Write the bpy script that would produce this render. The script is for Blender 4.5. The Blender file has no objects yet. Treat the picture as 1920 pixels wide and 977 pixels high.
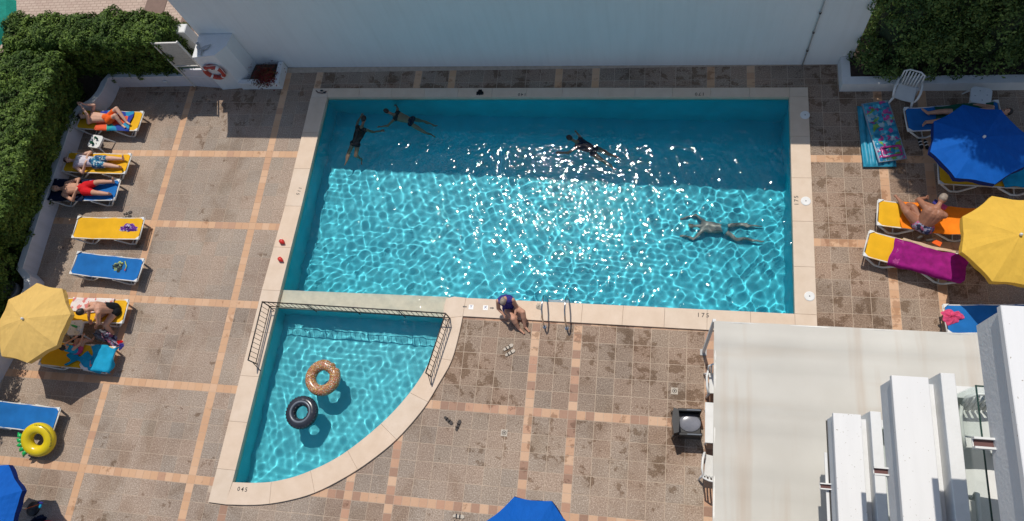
import bpy, math, random
import numpy as np
from mathutils import Matrix, Vector, Euler

S = bpy.context.scene
COL = S.collection
R = math.radians
# ------------------------------------------------------------------ camera
cam = bpy.data.cameras.new('camera')
cam_o = bpy.data.objects.new('camera', cam)
COL.objects.link(cam_o)
cam.sensor_width = 36
cam.lens = 1355.911 / 1920 * 36
cam.clip_start = .1
cam.clip_end = 800
cam_o.matrix_world = (Matrix.Translation((2.6085, -2.4321, 16.5613)) @
    (Matrix.Rotation(.5037, 3, 'Z') @ Matrix.Rotation(.3986, 3, 'X') @ Matrix.Rotation(-.4343, 3, 'Z')).to_4x4())
S.camera = cam_o
# ------------------------------------------------------------------ sky and sun
SUN = Vector((-2.2, 8.2, 16.5)).normalized()
world = bpy.data.worlds.new('World')
S.world = world
world.use_nodes = True
wt = world.node_tree
sky = wt.nodes.new('ShaderNodeTexSky')
sky.sky_type = 'NISHITA'
sky.sun_disc = False
sky.sun_elevation = math.asin(SUN.z)
sky.sun_rotation = math.atan2(SUN.x, SUN.y)
wt.links.new(sky.outputs[0], wt.nodes['Background'].inputs[0])
wt.nodes['Background'].inputs[1].default_value = .098
sun = bpy.data.lights.new('sun', 'SUN')
sun.energy = 3.25
sun.angle = R(.5)
sun.color = (1, .94, .86)
sun.cycles.is_caustics_light = True
sun_o = bpy.data.objects.new('sun', sun)
COL.objects.link(sun_o)
sun_o.rotation_euler = SUN.to_track_quat('Z', 'Y').to_euler()
S.view_settings.view_transform = 'Standard'
S.view_settings.look = 'None'
S.view_settings.exposure = 0
S.view_settings.gamma = 1
S.cycles.sample_clamp_indirect = 6
S.cycles.max_bounces = 8
rnd = random.Random(7)

# ------------------------------------------------------------------ materials
def newmat(name):
    m = bpy.data.materials.new(name)
    m.use_nodes = True
    nt = m.node_tree
    return m, nt, nt.nodes['Principled BSDF']

def ramp(nt, fac, stops, interp='LINEAR'):
    r = nt.nodes.new('ShaderNodeValToRGB')
    r.color_ramp.interpolation = interp
    e = r.color_ramp.elements
    while len(e) < len(stops): e.new(.5)
    for i, (p, c) in enumerate(stops):
        e[i].position = p
        e[i].color = (*c, 1) if len(c) == 3 else c
    nt.links.new(fac, r.inputs[0])
    return r.outputs[0]

def noise(nt, scale, detail=3, rough=.55, coord='Object', dim=None, dist=0):
    tc = nt.nodes.new('ShaderNodeTexCoord') if coord != 'World' else nt.nodes.new('ShaderNodeNewGeometry')
    n = nt.nodes.new('ShaderNodeTexNoise')
    n.inputs['Scale'].default_value = scale
    n.inputs['Detail'].default_value = detail
    n.inputs['Roughness'].default_value = rough
    n.inputs['Distortion'].default_value = dist
    nt.links.new(tc.outputs['Position' if coord == 'World' else coord], n.inputs['Vector'])
    return n.outputs[0]

def mixc(nt, fac, a, b, mode='MIX'):
    m = nt.nodes.new('ShaderNodeMix')
    m.data_type = 'RGBA'
    m.blend_type = mode
    for k, v in ((0, fac), (6, a), (7, b)):
        if hasattr(v, 'is_linked'): nt.links.new(v, m.inputs[k])
        elif k == 0: m.inputs[0].default_value = v
        else: m.inputs[k].default_value = (*v, 1)
    return m.outputs[2]

def bump(nt, b, h, dist=.01, st=.5):
    n = nt.nodes.new('ShaderNodeBump')
    n.inputs['Distance'].default_value = dist
    n.inputs['Strength'].default_value = st
    nt.links.new(h, n.inputs['Height'])
    nt.links.new(n.outputs[0], b.inputs['Normal'])

def simple(name, c, rough=.6, var=.15, scale=6, coord='Object', metal=0, bmp=0, spec=None, c2=None):
    m, nt, b = newmat(name)
    n = noise(nt, scale, 4, coord=coord)
    lo = tuple(x * (1 - var) for x in c)
    hi = c2 if c2 else tuple(min(1, x * (1 + var)) for x in c)
    nt.links.new(ramp(nt, n, [(.3, lo), (.7, hi)]), b.inputs['Base Color'])
    b.inputs['Roughness'].default_value = rough
    b.inputs['Metallic'].default_value = metal
    if spec is not None: b.inputs['Specular IOR Level'].default_value = spec
    if bmp: bump(nt, b, noise(nt, scale * 6, 3, coord=coord), bmp, .6)
    return m

def rand_tint(nt, amount):
    """value around 1 that differs from piece to piece"""
    oi = nt.nodes.new('ShaderNodeObjectInfo')
    ge = nt.nodes.new('ShaderNodeNewGeometry')
    a = nt.nodes.new('ShaderNodeMath'); a.operation = 'ADD'
    nt.links.new(oi.outputs['Random'], a.inputs[0]); nt.links.new(ge.outputs['Random Per Island'], a.inputs[1])
    f = nt.nodes.new('ShaderNodeMath'); f.operation = 'FRACT'
    nt.links.new(a.outputs[0], f.inputs[0])
    return f.outputs[0]

def zone(nt):
    """0 where the paving is clean and dry (left terrace), 1 where it is worn and damp (round the pool, right side)"""
    ge = nt.nodes.new('ShaderNodeNewGeometry')
    sp = nt.nodes.new('ShaderNodeSeparateXYZ'); nt.links.new(ge.outputs['Position'], sp.inputs[0])
    def mr(out, a, b):
        m = nt.nodes.new('ShaderNodeMapRange'); m.inputs[1].default_value = a; m.inputs[2].default_value = b
        nt.links.new(out, m.inputs[0]); return m.outputs[0]
    def mx(a, b, op='MAXIMUM'):
        m = nt.nodes.new('ShaderNodeMath'); m.operation = op; nt.links.new(a, m.inputs[0]); nt.links.new(b, m.inputs[1]); return m.outputs[0]
    z = mx(mr(sp.outputs[0], 5.5, 6.5), mr(sp.outputs[1], 7.4, 8.6))
    z = mx(z, mx(mr(sp.outputs[0], -4.5, -1.5), mr(sp.outputs[1], -2.2, 1.2), 'MULTIPLY'))
    return z
def stain_fac(nt):
    # damp and dirty patches: blotches with their own outline, in world space
    n1 = noise(nt, 2.6, 6, .68, 'World', dist=.2)
    n2 = noise(nt, .45, 2, .5, 'World')
    m = nt.nodes.new('ShaderNodeMath'); m.operation = 'MULTIPLY_ADD'
    nt.links.new(n2, m.inputs[0]); m.inputs[1].default_value = .4; nt.links.new(n1, m.inputs[2])
    a = nt.nodes.new('ShaderNodeMath'); a.operation = 'MULTIPLY_ADD'
    nt.links.new(zone(nt), a.inputs[0]); a.inputs[1].default_value = .10; nt.links.new(m.outputs[0], a.inputs[2])
    return ramp(nt, a.outputs[0], [(.83, (0, 0, 0)), (.87, (1, 1, 1))])

def m_tile():
    m, nt, b = newmat('aggregate_tile')
    fine = noise(nt, 36, 2, .9, 'World')
    mid = noise(nt, 34, 3, .7, 'World')
    c = ramp(nt, fine, [(.34, (.17, .125, .09)), (.46, (.335, .26, .207)), (.56, (.43, .345, .28)), (.66, (.70, .62, .53))])
    c = mixc(nt, .28, c, ramp(nt, mid, [(.3, (.22, .17, .13)), (.7, (.50, .42, .35))]))
    t = rand_tint(nt, .1)
    c = mixc(nt, 1, c, ramp(nt, t, [(0, (.88, .90, .90)), (.35, (1, .98, .95)), (.7, (1.0, .93, .88)), (1, (.94, .96, .94))]), 'MULTIPLY')
    big = ramp(nt, noise(nt, .35, 3, .5, 'World'), [(.35, (.80, .79, .78)), (.65, (1.07, 1.05, 1.02))])
    c = mixc(nt, 1, c, big, 'MULTIPLY')
    c = mixc(nt, zone(nt), c, mixc(nt, 1, c, (.90, .84, .79), 'MULTIPLY'))
    soft = ramp(nt, noise(nt, .95, 5, .6, 'World', dist=.6), [(.50, (0, 0, 0)), (.66, (1, 1, 1))])
    c = mixc(nt, soft, c, mixc(nt, 1, c, (.80, .75, .70), 'MULTIPLY'))
    c = mixc(nt, stain_fac(nt), c, mixc(nt, 1, c, (.60, .53, .46), 'MULTIPLY'))
    nt.links.new(c, b.inputs['Base Color'])
    b.inputs['Roughness'].default_value = .8
    bump(nt, b, fine, .004, .5)
    return m

def m_band():
    m, nt, b = newmat('terracotta_tile')
    t = rand_tint(nt, .1)
    c = ramp(nt, t, [(0, (.24, .13, .09)), (.28, (.33, .18, .12)), (.42, (.48, .25, .16)), (.6, (.58, .34, .20)), (1, (.68, .45, .29))])
    c = mixc(nt, .3, c, mixc(nt, noise(nt, 25, 4, .7, 'World'), (.22, .12, .07), (.68, .44, .28)))
    c = mixc(nt, stain_fac(nt), c, mixc(nt, 1, c, (.6, .55, .5), 'MULTIPLY'))
    nt.links.new(c, b.inputs['Base Color'])
    b.inputs['Roughness'].default_value = .65
    return m

def m_band_orange():
    m, nt, b = newmat('orange_tile')
    t = rand_tint(nt, .1)
    c = ramp(nt, t, [(0, (.44, .24, .15)), (.1, (.55, .31, .17)), (.5, (.60, .35, .19)), (1, (.66, .42, .26))])
    c = mixc(nt, .25, c, mixc(nt, noise(nt, 18, 4, .7, 'World'), (.34, .19, .11), (.74, .48, .30)))
    c = mixc(nt, stain_fac(nt), c, mixc(nt, 1, c, (.7, .62, .55), 'MULTIPLY'))
    nt.links.new(c, b.inputs['Base Color'])
    b.inputs['Roughness'].default_value = .65
    return m

def m_coping():
    m, nt, b = newmat('coping_stone')
    t = rand_tint(nt, .1)
    c = ramp(nt, noise(nt, 3, 6, .65, 'World'), [(.3, (.64, .50, .37)), (.7, (.72, .58, .45))])
    c = mixc(nt, 1, c, ramp(nt, t, [(0, (.96, .97, .97)), (.5, (1, .99, .98)), (1, (1.0, .96, .92))]), 'MULTIPLY')
    sp = ramp(nt, noise(nt, 30, 4, .7, 'World'), [(.66, (0, 0, 0)), (.74, (1, 1, 1))])
    c = mixc(nt, mixc(nt, .5, (0, 0, 0), sp), c, (.38, .27, .18))
    nt.links.new(c, b.inputs['Base Color'])
    b.inputs['Roughness'].default_value = .6
    bump(nt, b, noise(nt, 30, 4, coord='World'), .002, .5)
    return m

def m_plaster(name, c, dirt=.1, coord='Object', bm=.004):
    m, nt, b = newmat(name)
    n = ramp(nt, noise(nt, .8, 6, .6, coord), [(.3, tuple(x * (1 - dirt) for x in c)), (.7, c)])
    tc = nt.nodes.new('ShaderNodeTexCoord')
    mp = nt.nodes.new('ShaderNodeMapping'); mp.inputs['Scale'].default_value = (7, 7, .5)
    nt.links.new(tc.outputs['Object'], mp.inputs[0])
    ns = nt.nodes.new('ShaderNodeTexNoise'); ns.inputs['Scale'].default_value = 1; ns.inputs['Detail'].default_value = 5
    nt.links.new(mp.outputs[0], ns.inputs['Vector'])
    st = ramp(nt, ns.outputs[0], [(.45, (1, 1, 1)), (.75, (1 - dirt, 1 - dirt, 1 - dirt * 1.1))])
    nt.links.new(mixc(nt, 1, n, st, 'MULTIPLY'), b.inputs['Base Color'])
    b.inputs['Roughness'].default_value = .85
    bump(nt, b, noise(nt, 30, 5, coord=coord), bm, .6)
    return m

def m_planks():
    # old roughcast beam tops: grey white with streaks along y, specks
    m, nt, b = newmat('weathered_white_render')
    tc = nt.nodes.new('ShaderNodeTexCoord')
    mp = nt.nodes.new('ShaderNodeMapping'); mp.inputs['Scale'].default_value = (9, 1.0, 6)
    nt.links.new(tc.outputs['Object'], mp.inputs[0])
    ns = nt.nodes.new('ShaderNodeTexNoise'); ns.inputs['Scale'].default_value = 1; ns.inputs['Detail'].default_value = 6
    nt.links.new(mp.outputs[0], ns.inputs['Vector'])
    c = ramp(nt, ns.outputs[0], [(.3, (.75, .745, .73)), (.7, (.79, .785, .77))])
    sp = ramp(nt, noise(nt, 38, 1, .4), [(.74, (0, 0, 0)), (.77, (1, 1, 1))])
    c = mixc(nt, sp, c, (.4, .36, .3))
    nt.links.new(c, b.inputs['Base Color'])
    b.inputs['Roughness'].default_value = .8
    bump(nt, b, ns.outputs[0], .002, .4)
    return m

def m_cloth(name, c, var=.12, scale=5, rough=.8, trans=0):
    m, nt, b = newmat(name)
    w = nt.nodes.new('ShaderNodeTexWave'); w.inputs['Scale'].default_value = 60
    w.inputs['Distortion'].default_value = 2
    tc = nt.nodes.new('ShaderNodeTexCoord'); nt.links.new(tc.outputs['Object'], w.inputs['Vector'])
    n = noise(nt, scale, 4)
    nt.links.new(ramp(nt, n, [(.3, tuple(x * (1 - var) for x in c)), (.7, tuple(min(1, x * (1 + var)) for x in c))]), b.inputs['Base Color'])
    b.inputs['Roughness'].default_value = rough
    b.inputs['Specular IOR Level'].default_value = .2
    bump(nt, b, w.outputs[0], .002, .4)
    if trans:
        mp = nt.nodes.new('ShaderNodeMapping'); mp.inputs['Scale'].default_value = (9, 2.2, 2); nt.links.new(tc.outputs['Object'], mp.inputs[0])
        nw = nt.nodes.new('ShaderNodeTexNoise'); nw.inputs['Scale'].default_value = 1; nw.inputs['Detail'].default_value = 3; nt.links.new(mp.outputs[0], nw.inputs['Vector'])
        bump(nt, b, nw.outputs[0], .05, .5)
    if trans:
        out = nt.nodes['Material Output']
        tr = nt.nodes.new('ShaderNodeBsdfTranslucent'); tr.inputs[0].default_value = (*c, 1)
        mx = nt.nodes.new('ShaderNodeMixShader'); mx.inputs[0].default_value = trans
        nt.links.new(b.outputs[0], mx.inputs[1]); nt.links.new(tr.outputs[0], mx.inputs[2])
        nt.links.new(mx.outputs[0], out.inputs[0])
    return m

def m_patches(name, cols, scale=6, rough=.8, rnd_=1.0, edge=None):
    """printed cloth: cells of several flat colours"""
    m, nt, b = newmat(name)
    tc = nt.nodes.new('ShaderNodeTexCoord')
    nz = nt.nodes.new('ShaderNodeTexNoise'); nz.inputs['Scale'].default_value = scale * .8
    nt.links.new(tc.outputs['Object'], nz.inputs['Vector'])
    ad = nt.nodes.new('ShaderNodeVectorMath'); ad.operation = 'MULTIPLY_ADD'
    nt.links.new(nz.outputs[1], ad.inputs[0]); ad.inputs[1].default_value = (.18,) * 3
    nt.links.new(tc.outputs['Object'], ad.inputs[2])
    v = nt.nodes.new('ShaderNodeTexVoronoi'); v.inputs['Scale'].default_value = scale
    v.inputs['Randomness'].default_value = rnd_
    nt.links.new(ad.outputs[0], v.inputs['Vector'])
    sx = nt.nodes.new('ShaderNodeSeparateColor'); nt.links.new(v.outputs['Color'], sx.inputs[0])
    k = len(cols)
    nt.links.new(ramp(nt, sx.outputs[0], [(i / k, c) for i, c in enumerate(cols)], 'CONSTANT'), b.inputs['Base Color'])
    b.inputs['Roughness'].default_value = rough
    return m

def m_leaf(name, dark, mid, light, trans=.25):
    m, nt, b = newmat(name)
    ge = nt.nodes.new('ShaderNodeNewGeometry')
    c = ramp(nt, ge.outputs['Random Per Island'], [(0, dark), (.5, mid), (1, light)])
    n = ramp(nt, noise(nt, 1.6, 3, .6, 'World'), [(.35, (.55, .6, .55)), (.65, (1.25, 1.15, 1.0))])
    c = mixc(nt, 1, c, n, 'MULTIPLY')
    nt.links.new(c, b.inputs['Base Color'])
    b.inputs['Roughness'].default_value = .6
    b.inputs['Specular IOR Level'].default_value = .25
    tr = nt.nodes.new('ShaderNodeBsdfTranslucent'); nt.links.new(c, tr.inputs[0])
    mx = nt.nodes.new('ShaderNodeMixShader'); mx.inputs[0].default_value = trans
    nt.links.new(b.outputs[0], mx.inputs[1]); nt.links.new(tr.outputs[0], mx.inputs[2])
    nt.links.new(mx.outputs[0], nt.nodes['Material Output'].inputs[0])
    return m

def m_water():
    m, nt, b = newmat('water')
    nt.nodes.remove(b)
    out = nt.nodes['Material Output']
    rf = nt.nodes.new('ShaderNodeBsdfRefraction'); rf.inputs['IOR'].default_value = 1.33
    rf.inputs['Roughness'].default_value = 0; rf.inputs['Color'].default_value = (.86, .98, 1, 1)
    gl = nt.nodes.new('ShaderNodeBsdfAnisotropic'); gl.inputs['Roughness'].default_value = .022
    bm = nt.nodes.new('ShaderNodeBump'); bm.inputs['Distance'].default_value = .02; bm.inputs['Strength'].default_value = .50
    nt.links.new(noise(nt, 10.5, .6, .5), bm.inputs['Height'])
    nt.links.new(bm.outputs[0], gl.inputs['Normal'])
    fr = nt.nodes.new('ShaderNodeFresnel'); fr.inputs[0].default_value = 1.33
    mx = nt.nodes.new('ShaderNodeMixShader')
    nt.links.new(fr.outputs[0], mx.inputs[0]); nt.links.new(rf.outputs[0], mx.inputs[1]); nt.links.new(gl.outputs[0], mx.inputs[2])
    nt.links.new(mx.outputs[0], out.inputs[0])
    return m

def m_glass():
    m, nt, b = newmat('balcony_glass')
    nt.nodes.remove(b)
    out = nt.nodes['Material Output']
    tr = nt.nodes.new('ShaderNodeBsdfTransparent'); tr.inputs[0].default_value = (.94, .965, .955, 1)
    gl = nt.nodes.new('ShaderNodeBsdfAnisotropic'); gl.inputs['Roughness'].default_value = .02
    fr = nt.nodes.new('ShaderNodeFresnel'); fr.inputs[0].default_value = 1.45
    mx = nt.nodes.new('ShaderNodeMixShader'); mx.inputs[0].default_value = .07
    nt.links.new(tr.outputs[0], mx.inputs[1]); nt.links.new(gl.outputs[0], mx.inputs[2])
    nt.links.new(mx.outputs[0], out.inputs[0])
    return m

M = dict(
    tile=m_tile(), band=m_band(), orange=m_band_orange(), coping=m_coping(),
    grout=simple('grout', (.49, .385, .29), .9, .15, 9, 'World'),
    earth=simple('earth', (.16, .12, .09), .95, .3, 3, 'World'),
    soil=simple('soil', (.055, .04, .03), .95, .4, 12, 'World', bmp=.01),
    wall=m_plaster('white_wall_paint', (.77, .80, .80), .05),
    lowwall=m_plaster('low_wall_paint', (.70, .69, .72), .12),
    plaster=m_plaster('rough_plaster', (.72, .73, .73), .06, bm=.008),
    beam=m_planks(),
    whitepaint=m_plaster('white_paint', (.76, .76, .74), .06),
    pool=simple('pool_paint', (.004, .53, .64), .5, .08, 2.2, 'World'),
    kidpool=simple('small_pool_paint', (.09, .59, .66), .5, .08, 2.2, 'World'),
    ledge=simple('submerged_ledge', (.90, .70, .54), .6, .1, 6, 'World'),
    water=m_water(), glass=m_glass(),
    white=simple('white_plastic', (.74, .74, .71), .35, .06, 5),
    cream=simple('cream_tube', (.70, .68, .62), .35, .08, 9),
    black=simple('black_plastic', (.018, .018, .019), .35, .3, 5),
    iron=simple('black_iron', (.025, .02, .018), .45, .3, 9),
    steel=simple('stainless_steel', (.62, .62, .60), .22, .05, 9, metal=1),
    grey=simple('grey_paint', (.42, .42, .41), .6, .1, 9),
    yellow=m_cloth('yellow_sling', (.78, .42, .015), .14, 1.6),
    blue=m_cloth('blue_sling', (.012, .145, .43), .22, 1.6),
    umbyellow=m_cloth('yellow_canvas', (.84, .53, .08), .05, trans=.18),
    umbpale=m_cloth('faded_yellow_canvas', (.80, .53, .16), .05, trans=.18),
    umbblue=m_cloth('blue_canvas', (.004, .11, .47), .06, trans=.12),
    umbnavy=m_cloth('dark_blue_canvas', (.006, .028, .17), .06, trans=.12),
    skin=simple('skin', (.56, .30, .20), .55, .12, 7, spec=.3),
    skinpale=simple('pale_skin', (.66, .40, .29), .55, .1, 7, spec=.3),
    skintan=simple('tanned_skin', (.36, .165, .10), .5, .15, 7, spec=.35),
    hair=simple('dark_hair', (.018, .012, .009), .55, .4, 30),
    hairred=simple('auburn_hair', (.07, .018, .012), .55, .4, 30),
    hairgrey=simple('grey_hair', (.30, .24, .19), .6, .25, 30),
    orangecloth=m_cloth('orange_cloth', (.86, .13, .02), .1),
    orangetowel=m_cloth('orange_towel', (.95, .24, .01), .1, 9),
    redcloth=m_cloth('red_cloth', (.62, .012, .018), .1),
    purple=m_cloth('purple_towel', (.27, .008, .16), .25, 7),
    navy=m_cloth('navy_towel', (.006, .012, .035), .2),
    turq=m_cloth('turquoise_towel', (.01, .30, .50), .15),
    darkcloth=m_cloth('black_swimsuit', (.012, .013, .015), .2),
    blueswim=m_cloth('blue_swimsuit', (.04, .035, .20), .3, 20),
    pinkcloth=m_cloth('pink_cloth', (.62, .07, .17), .25, 12),
    greencloth=m_cloth('green_cloth', (.01, .09, .05), .2),
    red=simple('red_plastic', (.62, .03, .02), .4, .1, 8),
    green=simple('green_vinyl', (.02, .42, .10), .3, .15, 8),
    yellowvinyl=simple('yellow_vinyl', (.74, .56, .015), .22, .06, 4),
    greyvinyl=simple('dark_grey_vinyl', (.028, .032, .042), .25, .2, 4),
    greylight=simple('silver_grey_vinyl', (.16, .18, .21), .25, .1, 4),
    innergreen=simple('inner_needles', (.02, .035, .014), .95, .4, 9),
    rust=simple('rusty_lining', (.13, .06, .055), .8),
    pinkborder=m_cloth('pink_violet_border', (.36, .05, .22), .35, 30),
    beigecloth=m_cloth('beige_towelling', (.58, .42, .28), .15, 12),
    skindulled=simple('muted_skin', (.30, .25, .22), .6, .2, 5),  # skin greyed in its colour to imitate the dulling by deep water
    turqdim=simple('teal_shorts', (.02, .25, .32), .8, .2, 5),
    glassedge=simple('green_glass_edge', (.012, .045, .035), .3, .2, 5),
    bark=simple('bark', (.10, .07, .05), .9, .3, 8, bmp=.01),
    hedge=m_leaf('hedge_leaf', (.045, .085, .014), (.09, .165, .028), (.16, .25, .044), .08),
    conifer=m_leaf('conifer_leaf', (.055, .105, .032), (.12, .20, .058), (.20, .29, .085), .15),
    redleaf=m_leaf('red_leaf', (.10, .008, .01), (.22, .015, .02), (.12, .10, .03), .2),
    glossgrey=simple('glossy_grey', (.22, .23, .27), .18, .2, 3),  # grey of the bag, also the painted sky reflection on the black armchair
    teal=m_cloth('teal_tarpaulin', (.01, .22, .16), .2),
    brownpave=simple('brown_paving', (.20, .13, .10), .85, .1, 6, 'World'),
    flipflop=simple('sandal_dark', (.05, .04, .035), .7, .3, 9),
    sandal=simple('sandal_pale', (.50, .44, .36), .7, .15, 9),
    marking=simple('black_lettering', (.03, .024, .02), .6, .2, 9),
    signface=None,
)
def m_sign():
    m, nt, b = newmat('sign_face')
    tc = nt.nodes.new('ShaderNodeTexCoord')
    mp = nt.nodes.new('ShaderNodeMapping'); mp.inputs['Scale'].default_value = (3, 1, 22)
    nt.links.new(tc.outputs['Object'], mp.inputs[0])
    n = nt.nodes.new('ShaderNodeTexNoise'); n.inputs['Scale'].default_value = 1.5; n.inputs['Detail'].default_value = 1
    nt.links.new(mp.outputs[0], n.inputs['Vector'])
    nt.links.new(ramp(nt, n.outputs[0], [(.5, (.50, .49, .43)), (.56, (.34, .34, .30)), (.62, (.50, .49, .43))]), b.inputs['Base Color'])
    return m
M['signface'] = m_sign()
def m_brickpave():
    m, nt, b = newmat('pavement_bricks')
    ge = nt.nodes.new('ShaderNodeNewGeometry')
    br = nt.nodes.new('ShaderNodeTexBrick')
    br.inputs['Scale'].default_value = 1
    br.inputs['Brick Width'].default_value = .22; br.inputs['Row Height'].default_value = .11
    br.inputs['Mortar Size'].default_value = .012
    br.inputs['Color1'].default_value = (.55, .42, .33, 1); br.inputs['Color2'].default_value = (.46, .33, .26, 1)
    br.inputs['Mortar'].default_value = (.28, .19, .14, 1)
    nt.links.new(ge.outputs['Position'], br.inputs['Vector'])
    nt.links.new(mixc(nt, .3, br.outputs[0], mixc(nt, noise(nt, .8, 4, coord='World'), (.35, .25, .2), (.62, .5, .4))), b.inputs['Base Color'])
    b.inputs['Roughness'].default_value = .85
    return m
M['brickpave'] = m_brickpave()
def m_awning():
    m, nt, b = newmat('awning_fabric')
    tc = nt.nodes.new('ShaderNodeTexCoord')
    c = ramp(nt, noise(nt, .5, 5, .6), [(.3, (.51, .485, .425)), (.7, (.585, .565, .505))])
    for sc, a, bb, col in (((3.2, .22, 1), .58, .72, (.42, .30, .20)), ((.3, 2.2, 1), .60, .75, (.47, .40, .31))):
        mp = nt.nodes.new('ShaderNodeMapping'); mp.inputs['Scale'].default_value = sc
        nt.links.new(tc.outputs['Object'], mp.inputs[0])
        ns = nt.nodes.new('ShaderNodeTexNoise'); ns.inputs['Scale'].default_value = 1; ns.inputs['Detail'].default_value = 4
        nt.links.new(mp.outputs[0], ns.inputs['Vector'])
        f = ramp(nt, ns.outputs[0], [(a - .04, (0, 0, 0)), (bb, (.45, .45, .45))])
        c = mixc(nt, f, c, col)
    nt.links.new(c, b.inputs['Base Color'])
    b.inputs['Roughness'].default_value = .6
    return m
M['awning'] = m_awning()
def m_donut():
    m, nt, b = newmat('sprinkled_vinyl')
    tc = nt.nodes.new('ShaderNodeTexCoord')
    v = nt.nodes.new('ShaderNodeTexVoronoi'); v.inputs['Scale'].default_value = 26
    mp = nt.nodes.new('ShaderNodeMapping'); mp.inputs['Scale'].default_value = (1, 1.6, 1); mp.inputs['Rotation'].default_value = (0, 0, .6)
    nt.links.new(tc.outputs['Object'], mp.inputs[0]); nt.links.new(mp.outputs[0], v.inputs['Vector'])
    sx = nt.nodes.new('ShaderNodeSeparateColor'); nt.links.new(v.outputs['Color'], sx.inputs[0])
    sp = ramp(nt, sx.outputs[0], [(0, (.75, .30, .28)), (.25, (.75, .55, .15)), (.5, (.70, .62, .50)), (.75, (.22, .45, .40)), (.88, (.55, .12, .08))], 'CONSTANT')
    fac = ramp(nt, v.outputs['Distance'], [(.34, (1, 1, 1)), (.42, (0, 0, 0))])
    base = ramp(nt, noise(nt, 6, 3), [(.3, (.26, .11, .04)), (.7, (.42, .20, .08))])
    nt.links.new(mixc(nt, fac, base, sp), b.inputs['Base Color'])
    b.inputs['Roughness'].default_value = .25
    return m
M['donut'] = m_donut()
M['shortsblue'] = m_patches('patterned_shorts', [(.005, .05, .16), (.01, .18, .30), (.5, .6, .6), (.005, .05, .16)], 22)
M['towelmulti'] = m_patches('printed_beach_towel', [(.01, .25, .45), (.02, .35, .30), (.01, .03, .30), (.75, .10, .03), (.01, .05, .30)], 3.2)
M['towelpurple'] = m_patches('purple_white_cloth', [(.10, .01, .22), (.14, .02, .28), (.45, .40, .50), (.06, .01, .14)], 17)
M['towelwhite'] = m_patches('white_print_towel', [(.72, .66, .62), (.70, .62, .60), (.62, .20, .18), (.74, .70, .66)], 9)
M['towelgreen'] = m_patches('green_yellow_cloth', [(.02, .05, .02), (.42, .50, .08), (.01, .02, .02), (.30, .42, .25), (.02, .04, .06)], 15)
M['matprint'] = m_patches('vinyl_mattress_print', [(.02, .26, .42), (.05, .36, .48), (.02, .20, .38), (.30, .44, .50), (.45, .05, .24), (.18, .36, .06), (.04, .32, .46), (.02, .22, .38)], 11)
M['bagprint'] = m_patches('printed_bag', [(.03, .04, .12), (.30, .30, .40), (.42, .10, .20), (.02, .02, .05)], 15)
M['vest'] = m_patches('white_vest_cloth', [(.66, .62, .66), (.60, .55, .60), (.50, .44, .52)], 14)

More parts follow.
